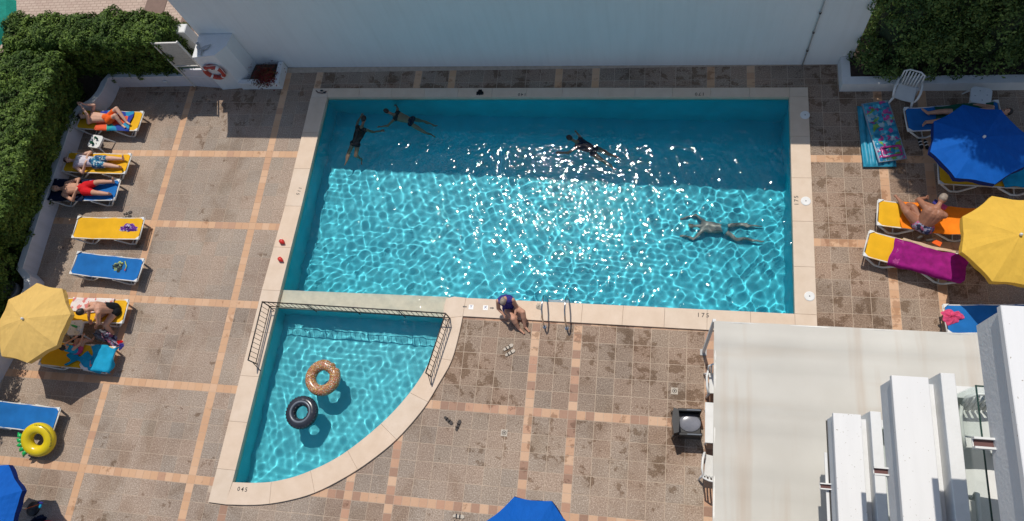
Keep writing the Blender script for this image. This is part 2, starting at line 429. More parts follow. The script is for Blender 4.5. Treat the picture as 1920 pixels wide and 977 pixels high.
# ------------------------------------------------------------------ mesh builder
class MB:
    def __init__(self): self.v = []; self.f = []
    def add(self, vs, fs):
        o = len(self.v)
        self.v += [tuple(p) for p in vs]
        self.f += [tuple(i + o for i in f) for f in fs]
        return self
    def box(self, a, b, rot=0, bev=0):
        (x0, y0, z0), (x1, y1, z1) = a, b
        vs = [(x0, y0, z0), (x1, y0, z0), (x1, y1, z0), (x0, y1, z0), (x0, y0, z1), (x1, y0, z1), (x1, y1, z1), (x0, y1, z1)]
        if bev:
            t = bev
            vs = [(x0, y0, z0), (x1, y0, z0), (x1, y1, z0), (x0, y1, z0), (x0, y0, z1 - t), (x1, y0, z1 - t), (x1, y1, z1 - t), (x0, y1, z1 - t),
                  (x0 + t, y0 + t, z1), (x1 - t, y0 + t, z1), (x1 - t, y1 - t, z1), (x0 + t, y1 - t, z1)]
            fs = [(3, 2, 1, 0), (8, 9, 10, 11)]
            for i in range(4):
                j = (i + 1) % 4
                fs += [(i, j, 4 + j, 4 + i), (4 + i, 4 + j, 8 + j, 8 + i)]
        else:
            fs = [(3, 2, 1, 0), (4, 5, 6, 7), (0, 1, 5, 4), (1, 2, 6, 5), (2, 3, 7, 6), (3, 0, 4, 7)]
        if rot:
            cx, cy = (x0 + x1) / 2, (y0 + y1) / 2; c, s = math.cos(rot), math.sin(rot)
            vs = [(cx + (x - cx) * c - (y - cy) * s, cy + (x - cx) * s + (y - cy) * c, z) for x, y, z in vs]
        return self.add(vs, fs)
    def prism(self, pts, z0, z1):
        n = len(pts)
        z0s = z0 if isinstance(z0, (list, tuple)) else [z0] * n
        z1s = z1 if isinstance(z1, (list, tuple)) else [z1] * n
        vs = [(x, y, z0s[i]) for i, (x, y) in enumerate(pts)] + [(x, y, z1s[i]) for i, (x, y) in enumerate(pts)]
        fs = [tuple(range(n - 1, -1, -1)), tuple(range(n, 2 * n))] + [(i, (i + 1) % n, n + (i + 1) % n, n + i) for i in range(n)]
        return self.add(vs, fs)
    def tube(self, pts, r, n=8, closed=False, cap=True):
        pts = [Vector(p) for p in pts]
        rs = r if isinstance(r, (list, tuple)) else [r] * len(pts)
        rings = []
        m = len(pts)
        up = None
        for i, p in enumerate(pts):
            if closed: d = (pts[(i + 1) % m] - pts[i - 1])
            else: d = pts[min(i + 1, m - 1)] - pts[max(i - 1, 0)]
            d.normalize()
            if up is None: up = Vector((0, 0, 1)) if abs(d.z) < .9 else Vector((1, 0, 0))
            a = d.cross(up)
            if a.length < 1e-4: a = d.cross(Vector((1, .3, 0)))
            a.normalize(); b = a.cross(d).normalized(); up = b
            rings.append([p + (a * math.cos(2 * math.pi * k / n) + b * math.sin(2 * math.pi * k / n)) * rs[i] for k in range(n)])
        vs = [q for ring in rings for q in ring]
        fs = []
        for i in range(m if closed else m - 1):
            j = (i + 1) % m
            for k in range(n):
                l = (k + 1) % n
                fs.append((i * n + k, i * n + l, j * n + l, j * n + k))
        if not closed and cap:
            fs += [tuple(range(n - 1, -1, -1)), tuple((m - 1) * n + k for k in range(n))]
        return self.add(vs, fs)
    def sphere(self, c, r, n=12, m=8, rot=None):
        r = (r, r, r) if isinstance(r, (int, float)) else r
        vs = []
        for i in range(1, m):
            t = math.pi * i / m
            for k in range(n):
                a = 2 * math.pi * k / n
                vs.append(Vector((r[0] * math.sin(t) * math.cos(a), r[1] * math.sin(t) * math.sin(a), r[2] * math.cos(t))))
        vs += [Vector((0, 0, r[2])), Vector((0, 0, -r[2]))]
        if rot is not None: vs = [rot @ v for v in vs]
        vs = [v + Vector(c) for v in vs]
        fs = []
        for i in range(m - 2):
            for k in range(n):
                l = (k + 1) % n
                fs.append((i * n + k, (i + 1) * n + k, (i + 1) * n + l, i * n + l))
        t = n * (m - 1)
        for k in range(n):
            l = (k + 1) % n
            fs += [(t, k, l), (t + 1, (m - 2) * n + l, (m - 2) * n + k)]
        return self.add(vs, fs)
    def torus(self, c, Rr, r, n=36, m=12, fn=None, rot=None):
        vs = []
        for i in range(n):
            a = 2 * math.pi * i / n
            for k in range(m):
                b = 2 * math.pi * k / m
                rr, dR = (r, 0) if fn is None else fn(a, b)
                v = Vector(((Rr + dR + rr * math.cos(b)) * math.cos(a), (Rr + dR + rr * math.cos(b)) * math.sin(a), rr * math.sin(b)))
                if rot is not None: v = rot @ v
                vs.append(v + Vector(c))
        fs = [(i * m + k, ((i + 1) % n) * m + k, ((i + 1) % n) * m + (k + 1) % m, i * m + (k + 1) % m) for i in range(n) for k in range(m)]
        return self.add(vs, fs)
    def lathe(self, c, prof, n=16):
        vs = [(c[0] + r * math.cos(2 * math.pi * k / n), c[1] + r * math.sin(2 * math.pi * k / n), c[2] + z) for r, z in prof for k in range(n)]
        fs = [(i * n + k, i * n + (k + 1) % n, (i + 1) * n + (k + 1) % n, (i + 1) * n + k) for i in range(len(prof) - 1) for k in range(n)]
        fs += [tuple(range(n - 1, -1, -1)), tuple((len(prof) - 1) * n + k for k in range(n))]
        return self.add(vs, fs)
    def cap(self, a, b, ra, rb, n=12):
        """tapered capsule"""
        a, b = Vector(a), Vector(b)
        d = (b - a)
        if d.length < 1e-5: return self.sphere(a, ra)
        d.normalize()
        pts, rs = [], []
        for t in (0, .35, .7): 
            pts.append(a - d * ra * math.cos(t * math.pi / 2)); rs.append(max(.001, ra * math.sin(t * math.pi / 2)))
        pts += [a, b]; rs += [ra, rb]
        for t in (.7, .35, 0):
            pts.append(b + d * rb * math.cos(t * math.pi / 2)); rs.append(max(.001, rb * math.sin(t * math.pi / 2)))
        return self.tube(pts, rs, n)
    def build(self, name, mat, parent=None, smooth=False, mats=None, fm=None):
        me = bpy.data.meshes.new(name)
        me.from_pydata(self.v, [], self.f)
        for mm in (mats or [mat]): me.materials.append(mm)
        if fm: me.polygons.foreach_set('material_index', fm)
        if smooth: me.polygons.foreach_set('use_smooth', [True] * len(me.polygons))
        me.update()
        o = bpy.data.objects.new(name, me)
        COL.objects.link(o)
        if parent: o.parent = parent
        return o

def tag(o, label=None, cat=None, group=None, kind=None):
    if label: o['label'] = label
    if cat: o['category'] = cat
    if group: o['group'] = group
    if kind: o['kind'] = kind
    return o
def thing(name, label, cat, loc=(0, 0, 0), rz=0, group=None):
    o = bpy.data.objects.new(name, None)
    COL.objects.link(o)
    o.location = loc; o.rotation_euler = (0, 0, rz)
    return tag(o, label, cat, group)
def copy_tree(o, parent=None):
    c = o.copy(); COL.objects.link(c); c.parent = parent
    for ch in [x for x in bpy.data.objects if x.parent == o]: copy_tree(ch, c)
    return c
def relabel(o, label, loc=None, rz=None):
    o['label'] = label
    if loc is not None: o.location = loc
    if rz is not None: o.rotation_euler = (0, 0, rz)
    return o

# ================================================================== GROUND AND PAVING
# one sheet to the horizon, with the pools cut out of it
XL, XR, YB, YT = -6.70, 5.90, 2.62, 8.40          # big pool inner edge
IN_MAIN = [(-6.60, 8.42), (5.92, 8.33), (5.86, 2.62), (-2.32, 2.64), (-6.74, 2.60)]
ARC_IN = [(-2.31, 2.08), (-2.40, 1.45), (-2.58, .80), (-2.94, .13), (-3.50, -.58), (-4.31, -1.33), (-5.11, -1.80), (-5.77, -2.04), (-6.29, -2.13), (-6.89, -2.17)]
ARC_OUT = [(-1.82, 2.17), (-1.86, 1.68), (-1.96, 1.05), (-2.19, .50), (-2.50, -.14), (-3.02, -.86), (-3.61, -1.43), (-4.23, -1.89), (-4.86, -2.25), (-5.52, -2.48), (-6.20, -2.62), (-6.96, -2.68), (-7.40, -2.67)]
OUTER = [(-7.09, 8.72), (6.37, 8.60), (6.33, 2.16)] + ARC_OUT
def smooth_curve(pts, n):
    """Catmull-Rom through the points, n per span"""
    out = []
    P = [np.array(p) for p in pts]
    P = [2 * P[0] - P[1]] + P + [2 * P[-1] - P[-2]]
    for i in range(1, len(P) - 2):
        for k in range(n):
            t = k / n
            out.append(tuple(.5 * ((2 * P[i]) + (-P[i - 1] + P[i + 1]) * t + (2 * P[i - 1] - 5 * P[i] + 4 * P[i + 1] - P[i + 2]) * t * t + (-P[i - 1] + 3 * P[i] - 3 * P[i + 1] + P[i + 2]) * t ** 3)))
    out.append(tuple(P[-2]))
    return out
arc_in = smooth_curve(ARC_IN, 4)
HOLE = [(-6.62, 8.44), (5.94, 8.35), (5.88, 2.55), (-2.0, 2.5)] + arc_in + [(-6.77, 2.2)]
import mathutils
def sheet_with_hole(outer, hole, z, name, mat, kind):
    vs, _, fs, *_ = mathutils.geometry.delaunay_2d_cdt(
        [Vector(p) for p in outer + hole],
        [(i, (i + 1) % len(outer)) for i in range(len(outer))] + [(len(outer) + i, len(outer) + (i + 1) % len(hole)) for i in range(len(hole))], [], 1, 1e-5)
    keep = []
    for f in fs:
        c = sum((vs[i] for i in f), Vector((0, 0))) / len(f)
        if not inside(c, hole): keep.append(tuple(f))
    b = MB(); b.add([(v.x, v.y, z) for v in vs], keep)
    o = b.build(name, mat); tag(o, kind=kind)
    return o
def inside(p, poly):
    x, y = p[0], p[1]; r = False
    for i in range(len(poly)):
        (x0, y0), (x1, y1) = poly[i - 1], poly[i]
        if (y0 > y) != (y1 > y) and x < (x1 - x0) * (y - y0) / (y1 - y0) + x0: r = not r
    return r
G = 300
ground = sheet_with_hole([(-G, -G), (G, -G), (G, G), (-G, G)], [(-7.0, 8.6), (6.2, 8.5), (6.2, 2.3), (-2.0, 2.2), (-2.2, 1), (-3.3, -.9), (-5, -2.1), (-7.2, -2.5)], -.06, 'ground', M['earth'], 'structure')
DECK = [(-14.3, 9.2), (-14.3, 2.3), (-14.2, -6), (12.5, -6), (12.5, 8.7), (7.25, 8.7), (7.25, 9.4), (-10.9, 9.5)]
MID = [(-6.85, 8.58), (6.15, 8.48), (6.1, 2.38), (-2.05, 2.38), (-2.05, 1.9), (-2.2, 1.1), (-2.45, .55), (-2.75, -.02), (-3.28, -.72), (-3.98, -1.4), (-4.68, -1.86), (-5.3, -2.15), (-6.0, -2.36), (-7.12, -2.43)]
terrace = sheet_with_hole(DECK, MID, -.004, 'terrace', M['grout'], 'structure')

def clip_poly(poly, a, b):
    """keep the part of poly left of a->b"""
    out = []
    for i in range(len(poly)):
        p, q = poly[i - 1], poly[i]
        dp = (b[0] - a[0]) * (p[1] - a[1]) - (b[1] - a[1]) * (p[0] - a[0])
        dq = (b[0] - a[0]) * (q[1] - a[1]) - (b[1] - a[1]) * (q[0] - a[0])
        if dq >= 0:
            if dp < 0: t = dp / (dp - dq); out.append((p[0] + (q[0] - p[0]) * t, p[1] + (q[1] - p[1]) * t))
            out.append(q)
        elif dp >= 0:
            t = dp / (dp - dq); out.append((p[0] + (q[0] - p[0]) * t, p[1] + (q[1] - p[1]) * t))
    return out
def cut_tile(poly):
    """None if wholly in the pool; clipped polygon otherwise"""
    ins = [inside(p, MID) for p in poly]
    if all(ins): return None
    c = (sum(p[0] for p in poly) / 4, sum(p[1] for p in poly) / 4)
    if not any(ins) and not inside(c, MID): 
        return poly
    n = len(MID)
    best = None
    for i in range(n):
        a, b = MID[i], MID[(i + 1) % n]     # MID runs clockwise, so outside is on the left
        ab = (b[0] - a[0], b[1] - a[1]); L = ab[0] ** 2 + ab[1] ** 2
        t = max(0, min(1, ((c[0] - a[0]) * ab[0] + (c[1] - a[1]) * ab[1]) / L))
        d = math.hypot(c[0] - a[0] - t * ab[0], c[1] - a[1] - t * ab[1])
        if best is None or d < best[0]: best = (d, a, b)
    p = clip_poly(poly, best[1], best[2])
    return p if len(p) > 2 else None

tiles, cells, ocells = [], [], []
J = .007
xs = []      # columns: (x0, x1, is_band)
for k in range(-5, 4):
    x = 4.0 * k
    xs.append((x - .1, x + .1, True))
    xs += [(x + .1, x + .5, False), (x + .5, x + .9, False), (x + .9, x + 1.1, True)]
    xs += [(x + 1.1 + .4 * i, x + 1.5 + .4 * i, False) for i in range(7)]
ys = []
for k in range(-3, 5):
    y = 2.2 * k
    ys.append((y - .1, y + .1, True))
    ys += [(y + .1 + .4 * i, y + .5 + .4 * i, False) for i in range(5)]
def quad(x0, x1, y0, y1, j=J): return [(x0 + j, y0 + j), (x1 - j, y0 + j), (x1 - j, y1 - j), (x0 + j, y1 - j)]
DX = [p for p in DECK]
def in_deck(c): return inside(c, DECK)
def is_left(x, y): return x < -7.0 or x > 6.3 or y > 8.4
for (x0, x1, bx) in xs:
    for (y0, y1, by) in ys:
        xc, yc = (x0 + x1) / 2, (y0 + y1) / 2
        if not in_deck((xc, yc)): continue
        bxx = bx
        if bx and x0 < -11.5: bxx = None              # no second stripe at the far left: plain tiles there
        if bx and xc > 8.5: bxx = bx
        if by and yc > 8.5: by2 = None
        else: by2 = by
        orange = is_left(xc, yc)
        if bxx or by2:
            # border pieces are half-size squares
            nx_ = max(1, round((x1 - x0) / .2)); ny_ = max(1, round((y1 - y0) / .2))
            for i in range(nx_):
                for j in range(ny_):
                    q = quad(x0 + (x1 - x0) * i / nx_, x0 + (x1 - x0) * (i + 1) / nx_, y0 + (y1 - y0) * j / ny_, y0 + (y1 - y0) * (j + 1) / ny_, .003 if orange else .005)
                    q = cut_tile(q)
                    if q: (ocells if orange else cells).append(q)
        else:
            q = cut_tile(quad(x0, x1, y0, y1, .006 if orange else J))
            if q: tiles.append(q)
CX, CY = 2.6, -1.6
def visible_key(q):
    x = sum(p[0] for p in q) / len(q); y = sum(p[1] for p in q) / len(q)
    hid = (x > 3.9 and y < 1.7) or (y < -2.9 + .02 * x) or (-.45 < x < 1.4 and y < -2.2)
    return math.hypot(x - CX, y - CY) + (100 if hid else 0)
tiny = random.Random(5)
def piece_mb(q, mb, centre=None):
    n = len(q)
    cx_, cy_ = centre or (0, 0)
    z = tiny.uniform(-.0015, .0015); tx, ty = tiny.uniform(-.003, .003), tiny.uniform(-.003, .003)
    xm = sum(p[0] for p in q) / n; ym = sum(p[1] for p in q) / n
    top = [(x - cx_, y - cy_, z + tx * (x - xm) + ty * (y - ym)) for x, y in q]
    bot = [(x - cx_, y - cy_, -.011) for x, y in q]
    mb.add(bot + top, [tuple(range(n, 2 * n))] + [(i, (i + 1) % n, n + (i + 1) % n, n + i) for i in range(n)])
def lay(pieces, name, mat, limit):
    pieces.sort(key=visible_key)
    cache = {}
    for q in pieces[:limit]:
        xm = sum(p[0] for p in q) / len(q); ym = sum(p[1] for p in q) / len(q)
        key = tuple((round(x - xm, 3), round(y - ym, 3)) for x, y in q)
        if key not in cache: cache[key] = []
        if len(cache[key]) < 6:
            b = MB(); piece_mb(q, b, (xm, ym)); o = b.build(name, mat, terrace); cache[key].append(o.data)
        else:
            o = bpy.data.objects.new(name, tiny.choice(cache[key])); COL.objects.link(o); o.parent = terrace
        o.location = (xm, ym, 0)
    if pieces[limit:]:
        b = MB()
        for q in pieces[limit:]: piece_mb(q, b)
        tag(b.build(name, mat, terrace), kind='stuff')
lay(tiles, 'paving_tile', M['tile'], 300)
lay(cells, 'border_tile', M['band'], 290)
lay(ocells, 'orange_border_tile', M['orange'], 290)

# pavement beyond the pool garden
b = MB(); b.add([(-30, 9.8, -.03), (-9.9, 9.8, -.03), (-9.9, 40, -.03), (-30, 40, -.03)], [(0, 1, 2, 3)])
pavement = tag(b.build('pavement', M['brickpave']), kind='structure')
for x, y in ((-11.75, 11.3), (-13.2, 11.9), (-11.9, 12.6)):
    b = MB(); b.prism([(x + .42 * math.cos(R(60 * k + 30)), y + .5 * math.sin(R(60 * k + 30))) for k in range(6)], -.029, -.012)
    b.build('hexagon_panel', M['brownpave'], pavement)
# soil bed between low wall and hedge
b = MB(); b.prism([(-19, -6), (-14.32, -6), (-14.32, 7.6), (-13.7, 8.5), (-13.6, 9.0), (-11, 9.0), (-11, 10.0), (-19, 10.2)], -.05, .06)
tag(b.build('soil_bed', M['soil']), kind='structure')
b = MB(); b.prism([(7.35, 8.75), (13, 8.75), (13, 11.4), (7.35, 11.4)], -.05, .25)
tag(b.build('soil_bed', M['soil']), kind='structure')

# ================================================================== POOL
pool = thing('swimming_pool', 'large rectangular blue swimming pool joined to a small quarter round one', 'pool')
zL, zR = -1.25, -1.75
WZ = -.055
pm = MB()
pm.add([(-6.66, 8.46, zL), (5.96, 8.37, zR), (5.90, 2.60, zR), (-6.78, 2.58, zL)], [(0, 3, 2, 1)])
floor_m = pm.build('pool_floor', M['pool'], pool)
def wallstrip(pts, zt, zb, name, mat, closed=True):
    b = MB(); n = len(pts)
    zbs = zb if isinstance(zb, list) else [zb] * n
    vs = [(x, y, zt) for x, y in pts] + [(x, y, zbs[i]) for i, (x, y) in enumerate(pts)]
    b.add(vs, [(i, (i + 1) % n, n + (i + 1) % n, n + i) for i in range(n if closed else n - 1)])
    return b.build(name, mat, pool)
walls = wallstrip([(-6.66, 8.46), (5.96, 8.37), (5.90, 2.60), (-2.28, 2.62)], -.02, [zL, zR, zR, -1.42], 'pool_wall', M['pool'], False)
walls2 = wallstrip([(-6.78, 2.58), (-6.66, 8.46)], -.02, [zL, zL], 'pool_wall', M['pool'], False)
# dividing wall, its top just under water
dv = MB(); dv.prism([(-6.80, 2.66), (-2.26, 2.68), (-2.26, 2.15), (-6.80, 2.18)], -1.5, -.085)
divider = dv.build('dividing_wall', M['ledge'], pool)
zk = -.85
arc_w = [(x + .02, y - .02) for x, y in arc_in]
kf = MB(); kf.add([(x, y, zk) for x, y in [(-2.2, 2.2)] + arc_w + [(-6.93, -2.2), (-6.80, 2.2)]], [tuple(range(len(arc_w) + 3))])
kfloor = kf.build('pool_floor', M['kidpool'], pool); kfloor['label'] = 'paler floor of the small quarter round pool'
kwall = wallstrip([(-2.27, 2.2)] + arc_w + [(-6.91, -2.2), (-6.80, 2.2)], -.02, zk, 'pool_wall', M['kidpool'], False)
kside = wallstrip([(-6.80, 2.165), (-2.27, 2.135)], -.13, zk, 'pool_wall', M['kidpool'], False)
receivers = [floor_m, walls, walls2, divider, kfloor, kwall, kside]

# coping stones
coping = thing('pool_coping', 'raised beige stone coping all round the two pools', 'coping')
CT = .05
def stone(poly):
    b = MB()
    cx_ = sum(p[0] for p in poly) / len(poly); cy_ = sum(p[1] for p in poly) / len(poly)
    g = .002
    q = []
    for x, y in poly:
        d = math.hypot(x - cx_, y - cy_)
        q.append((x - (x - cx_) / d * g, y - (y - cy_) / d * g))
    n = len(q)
    t = .004
    q2 = [(x - (x - cx_) / math.hypot(x - cx_, y - cy_) * t, y - (y - cy_) / math.hypot(x - cx_, y - cy_) * t) for x, y in q]
    z1 = CT + tiny.uniform(-.001, .001)
    vs = [(x, y, -.13) for x, y in q] + [(x, y, z1 - .004) for x, y in q] + [(x, y, z1) for x, y in q2]
    fs = [tuple(range(n - 1, -1, -1)), tuple(range(2 * n, 3 * n))]
    for i in range(n):
        j = (i + 1) % n
        fs += [(i, j, n + j, n + i), (n + i, n + j, 2 * n + j, 2 * n + i)]
    b.add(vs, fs)
    me_sign = sum((poly[i - 1][0] * poly[i][1] - poly[i][0] * poly[i - 1][1]) for i in range(n))
    if me_sign < 0: b.f = [tuple(reversed(f)) for f in b.f]
    return b.build('coping_stone', M['coping'], coping)
def run(o0, o1, i0, i1, n):
    for k in range(n):
        a, c = k / n, (k + 1) / n
        L = lambda p, q, t: (p[0] + (q[0] - p[0]) * t, p[1] + (q[1] - p[1]) * t)
        stone([L(o0, o1, a), L(o0, o1, c), L(i0, i1, c), L(i0, i1, a)])
run((-6.62, 8.72), (5.92, 8.60), (-6.60, 8.42), (5.92, 8.33), 13)          # top
stone([(-7.09, 8.72), (-6.62, 8.72), (-6.60, 8.42), (-7.10, 8.40)])
stone([(5.92, 8.60), (6.37, 8.60), (6.37, 8.33), (5.92, 8.33)])
run((6.37, 8.33), (6.33, 2.62), (5.92, 8.33), (5.86, 2.62), 5)             # right
stone([(5.86, 2.62), (6.33, 2.62), (6.33, 2.13), (5.86, 2.13)])
run((-1.82, 2.17), (5.86, 2.13), (-1.80, 2.64), (5.86, 2.62), 8)           # bottom
run((-7.10, 8.40), (-7.14, 5.0), (-6.60, 8.42), (-6.66, 5.0), 3)           # left
run((-7.14, 5.0), (-7.26, 2.6), (-6.66, 5.0), (-6.74, 2.6), 2)
run((-7.26, 2.6), (-7.37, -1.9), (-6.74, 2.6), (-6.885, -1.9), 4)
stone([(-7.37, -1.9), (-6.885, -1.9), (-6.895, -2.17), (-6.95, -2.68), (-7.40, -2.67)])
arc_out = smooth_curve(ARC_OUT[:-1], 4)
def resample(pts, n):
    P = [np.array(p) for p in pts]; d = [0]
    for i in range(1, len(P)): d.append(d[-1] + np.linalg.norm(P[i] - P[i - 1]))
    out = []
    for k in range(n + 1):
        s = d[-1] * k / n
        i = max(1, min(len(d) - 1, int(np.searchsorted(d, s))))
        t = (s - d[i - 1]) / (d[i] - d[i - 1])
        out.append(tuple(P[i - 1] + (P[i] - P[i - 1]) * t))
    return out
NA = 7
ai, ao = resample(arc_in, NA * 6), resample(arc_out, NA * 6)
for k in range(NA):
    stone(ao[k * 6:k * 6 + 7] + ai[k * 6:k * 6 + 7][::-1])
stone([(-1.82, 2.17), (-1.80, 2.64), (-2.10, 2.66), (-2.30, 2.60), (-2.33, 2.4), (-2.31, 2.08)])
# thin dark joint at the outside foot of the coping
# depth figures on the coping
def lettering(txt, x, y, rz, size, parent, z=CT + .003, name='depth_marking', mat=None):
    cu = bpy.data.curves.new(name, 'FONT')
    cu.body = txt; cu.size = size; cu.align_x = 'CENTER'; cu.align_y = 'CENTER'
    cu.offset = .001; cu.space_character = 1.25; cu.resolution_u = 3
    tmp = bpy.data.objects.new('tmp', cu); COL.objects.link(tmp)
    bpy.context.view_layer.update()
    me = bpy.data.meshes.new_from_object(tmp.evaluated_get(bpy.context.evaluated_depsgraph_get()))
    bpy.data.objects.remove(tmp); me.materials.clear(); me.materials.append(mat or M['marking'])
    o = bpy.data.objects.new(name, me); COL.objects.link(o); o.parent = parent
    o.location = (x, y, z); o.rotation_euler = (0, 0, rz)
    return o
for t, x, y, rz, s in (('045', -6.60, -2.31, 0, .16), ('115', -6.83, 5.45, R(-100), .15), ('140', -.95, 8.46, R(180), .14), ('170', 3.72, 8.43, R(180), .15),
                    ('175', 5.99, 5.44, R(90), .16), ('175', 3.85, 2.48, 0, .17)):
    for q, ch in enumerate(t):
        o_ = (q - 1) * s * .60
        lettering(ch, x + o_ * math.cos(rz), y + o_ * math.sin(rz), rz, s * .85, coping, name='depth_figure')
# two little white stickers with arrows
for sx, y, sg, txt in ((-1.64, 2.41, -1, 'Y'), (-1.28, 2.41, 1, 'X')):
    b = MB(); b.box((sx - .06, y - .06, CT), (sx + .06, y + .06, CT + .003)); st_ = b.build('sticker', M['white'], coping)
    lettering(txt, sx, y + .01, 0, .09, coping, CT + .005, 'sticker_print', M['blueswim'])
    ax = sx + sg * .16
    b = MB(); b.prism([(ax - sg * .05, y - .014), (ax + sg * .015, y - .014), (ax + sg * .015, y - .032), (ax + sg * .055, y), (ax + sg * .015, y + .032), (ax + sg * .015, y + .014), (ax - sg * .05, y + .014)], CT, CT + .003)
    if sg < 0: b.f = [tuple(reversed(f)) for f in b.f]
    b.build('arrow_marking', M['iron'], coping)
# skimmer lids
for i, (x, y, w) in enumerate(((6.27, 7.79, 'top of the right coping in the shade'), (6.20, 5.43, 'middle of the right coping beside the 175 figures'), (6.19, 3.05, 'bottom end of the right coping'))):
    b = MB(); b.lathe((0, 0, 0), [(.115, 0), (.115, .008), (.10, .014), (.03, .014)], 24)
    o = b.build('skimmer_lid', M['white']); o.location = (x, y, CT + .001)
    tag(o, 'round white skimmer lid at the ' + w, 'skimmer lid', 'skimmer lids on the right coping')
    b = MB(); b.lathe((0, 0, .0145), [(.014, 0), (.014, .002)], 10); b.build('finger_hole', M['marking'], o)

# ---- water
def water_mesh(name, x0, x1, y0, y1, step, mask, seed, amp):
    nx, ny = int((x1 - x0) / step) + 1, int((y1 - y0) / step) + 1
    gx, gy = np.linspace(x0, x1, nx), np.linspace(y0, y1, ny)
    X, Y = np.meshgrid(gx, gy)
    rg = np.random.RandomState(seed)
    Z = np.zeros_like(X)
    for i in range(70):
        lam = math.exp(rg.uniform(math.log(.13), math.log(1.05)))
        th = rg.uniform(0, 2 * math.pi); k = 2 * math.pi / lam
        s = amp * (1.1 if lam < .5 else .85)
        q1, q2, q3 = rg.uniform(0, 2 * math.pi, 3)
        env = .62 + .38 * np.sin(.9 * (X * math.cos(q1) + Y * math.sin(q1)) + q2) + .25 * np.sin(1.9 * (X * math.cos(q3) - Y * math.sin(q3)) + q2)
        Z += np.where(Y < 2.35, 1.45, 1.18) * env * s / k * np.sin(k * (X * math.cos(th) + Y * math.sin(th)) + rg.uniform(0, 7))
    idx = np.arange(nx * ny).reshape(ny, nx)
    f = np.stack([idx[:-1, :-1], idx[:-1, 1:], idx[1:, 1:], idx[1:, :-1]], -1).reshape(-1, 4)
    if mask is not None:
        cxs = (X[:-1, :-1] + X[1:, 1:]).reshape(-1) / 2; cys = (Y[:-1, :-1] + Y[1:, 1:]).reshape(-1) / 2
        keep = mask(cxs, cys); f = f[keep]
    me = bpy.data.meshes.new(name)
    v = np.stack([X, Y, Z + WZ], -1).reshape(-1, 3)
    used, inv = np.unique(f, return_inverse=True); v = v[used]; f = inv.reshape(-1, 4)
    me.from_pydata(v.tolist(), [], f.tolist())
    me.polygons.foreach_set('use_smooth', [True] * len(me.polygons)); me.materials.append(M['water'])
    o = bpy.data.objects.new(name, me); COL.objects.link(o)
    o.cycles.is_caustics_caster = True
    tag(o, kind='structure')
    return o
def in_poly_np(px, py, poly):
    r = np.zeros(px.shape, bool)
    for i in range(len(poly)):
        (x0, y0), (x1, y1) = poly[i - 1], poly[i]
        if y0 == y1: continue
        c = ((y0 > py) != (y1 > py)) & (px < (x1 - x0) * (py - y0) / (y1 - y0) + x0)
        r ^= c
    return r
WPOLY = [(-6.85, 8.6), (6.1, 8.5), (6.05, 2.45), (-2.1, 2.45)] + [(x + .08, y - .07) for x, y in arc_in[:-1]] + [(-7.02, -2.3), (-6.95, 2.6)]
water_mesh('water', -7.1, 6.15, -2.35, 8.6, .026, lambda x, y: in_poly_np(x, y, WPOLY), 3, .0125)

# ================================================================== BOUNDARY WALL, PILLAR, LOW WALLS
bw = thing('boundary_wall', 'tall plain white wall along the top side of the pool', 'wall')
b = MB(); b.prism([(-10.06, 9.52), (7.4, 9.31), (13.5, 9.28 + 1.95), (13.5, 11.5), (7.4, 9.6), (-10.06, 9.80)][:2] + [(7.4, 9.61), (-10.06, 9.82)], -.05, 4.7)
b.build('wall_face', M['wall'], bw)
b = MB(); b.prism([(-10.09, 9.49), (7.42, 9.28), (7.42, 9.64), (-10.09, 9.85)], 4.703, 4.76); b.build('wall_capping', M['whitepaint'], bw)
pipe = thing('drain_pipe', 'thin grey pipe running up the right end of the tall white wall', 'pipe', (6.27, 9.29, 0))
b = MB(); b.tube([(0, 0, -.01), (0.0, -.005, 4.5)], .018, 8); b.build('pipe', M['grey'], pipe, True)
for z in (.6, 1.3, 2.0, 2.7, 3.4):
    b = MB(); b.lathe((0, 0, z), [(.028, 0), (.028, .05)], 8); b.build('clamp', M['iron'], pipe)
# pillar with lifebuoy
pil = thing('pillar', 'white chamfered pillar against the left end of the tall wall', 'pillar')
b = MB(); b.prism([(-9.99, 8.74), (-9.34, 8.79), (-9.06, 9.10), (-8.98, 9.50), (-9.99, 9.50)], 0, 1.55); b.build('shaft', M['wall'], pil)
b = MB(); b.prism([(-10.0, 8.73), (-9.34, 8.78), (-9.05, 9.10), (-8.97, 9.50), (-10.0, 9.50)], 1.552, 1.575); b.build('capping', M['whitepaint'], pil)
orn = thing('bird_ornament', 'grey carved bird with spread wings lying on top of the white pillar', 'ornament', (-9.80, 9.0, 1.576))
b = MB(); b.tube([(-.10, .12, .03), (-.06, .02, .06), (.0, -.06, .05), (.12, -.1, .03)], [.02, .05, .045, .012], 8)
b.sphere((-.13, .16, .05), (.04, .045, .04)); b.build('body', M['grey'], orn, True)
for s_ in (1, -1):
    b = MB(); b.prism([(0, -.02), (.12, .02 + .05 * s_), (.30, .03 + .09 * s_), (.2, -.05 + .02 * s_), (.05, -.07)], .03, .055)
    if s_ < 0: b = MB().prism([(-.05, -.04), (.0, -.2), (.10, -.24), (.08, -.14), (.03, -.05)], .03, .055)
    b.build('wing', M['grey'], orn)
ring = thing('lifebuoy', 'red lifebuoy with white bands hanging on the white pillar', 'lifebuoy', (-9.70, 8.70, .93))
rot = Matrix.Rotation(R(90), 3, 'X') @ Matrix.Rotation(0, 3, 'Z')
NB = 48; ring_mb = MB(); ring_mb.torus((0, 0, 0), .255, .062, NB, 12, rot=rot)
fm = [1 if (i // 12) % 12 in (5, 6) else 0 for i in range(NB * 12)]
ring_mb.build('ring', None, ring, True, mats=[simple('lifebuoy_red', (.42, .05, .035), .45, .15, 6), M['white']], fm=fm)
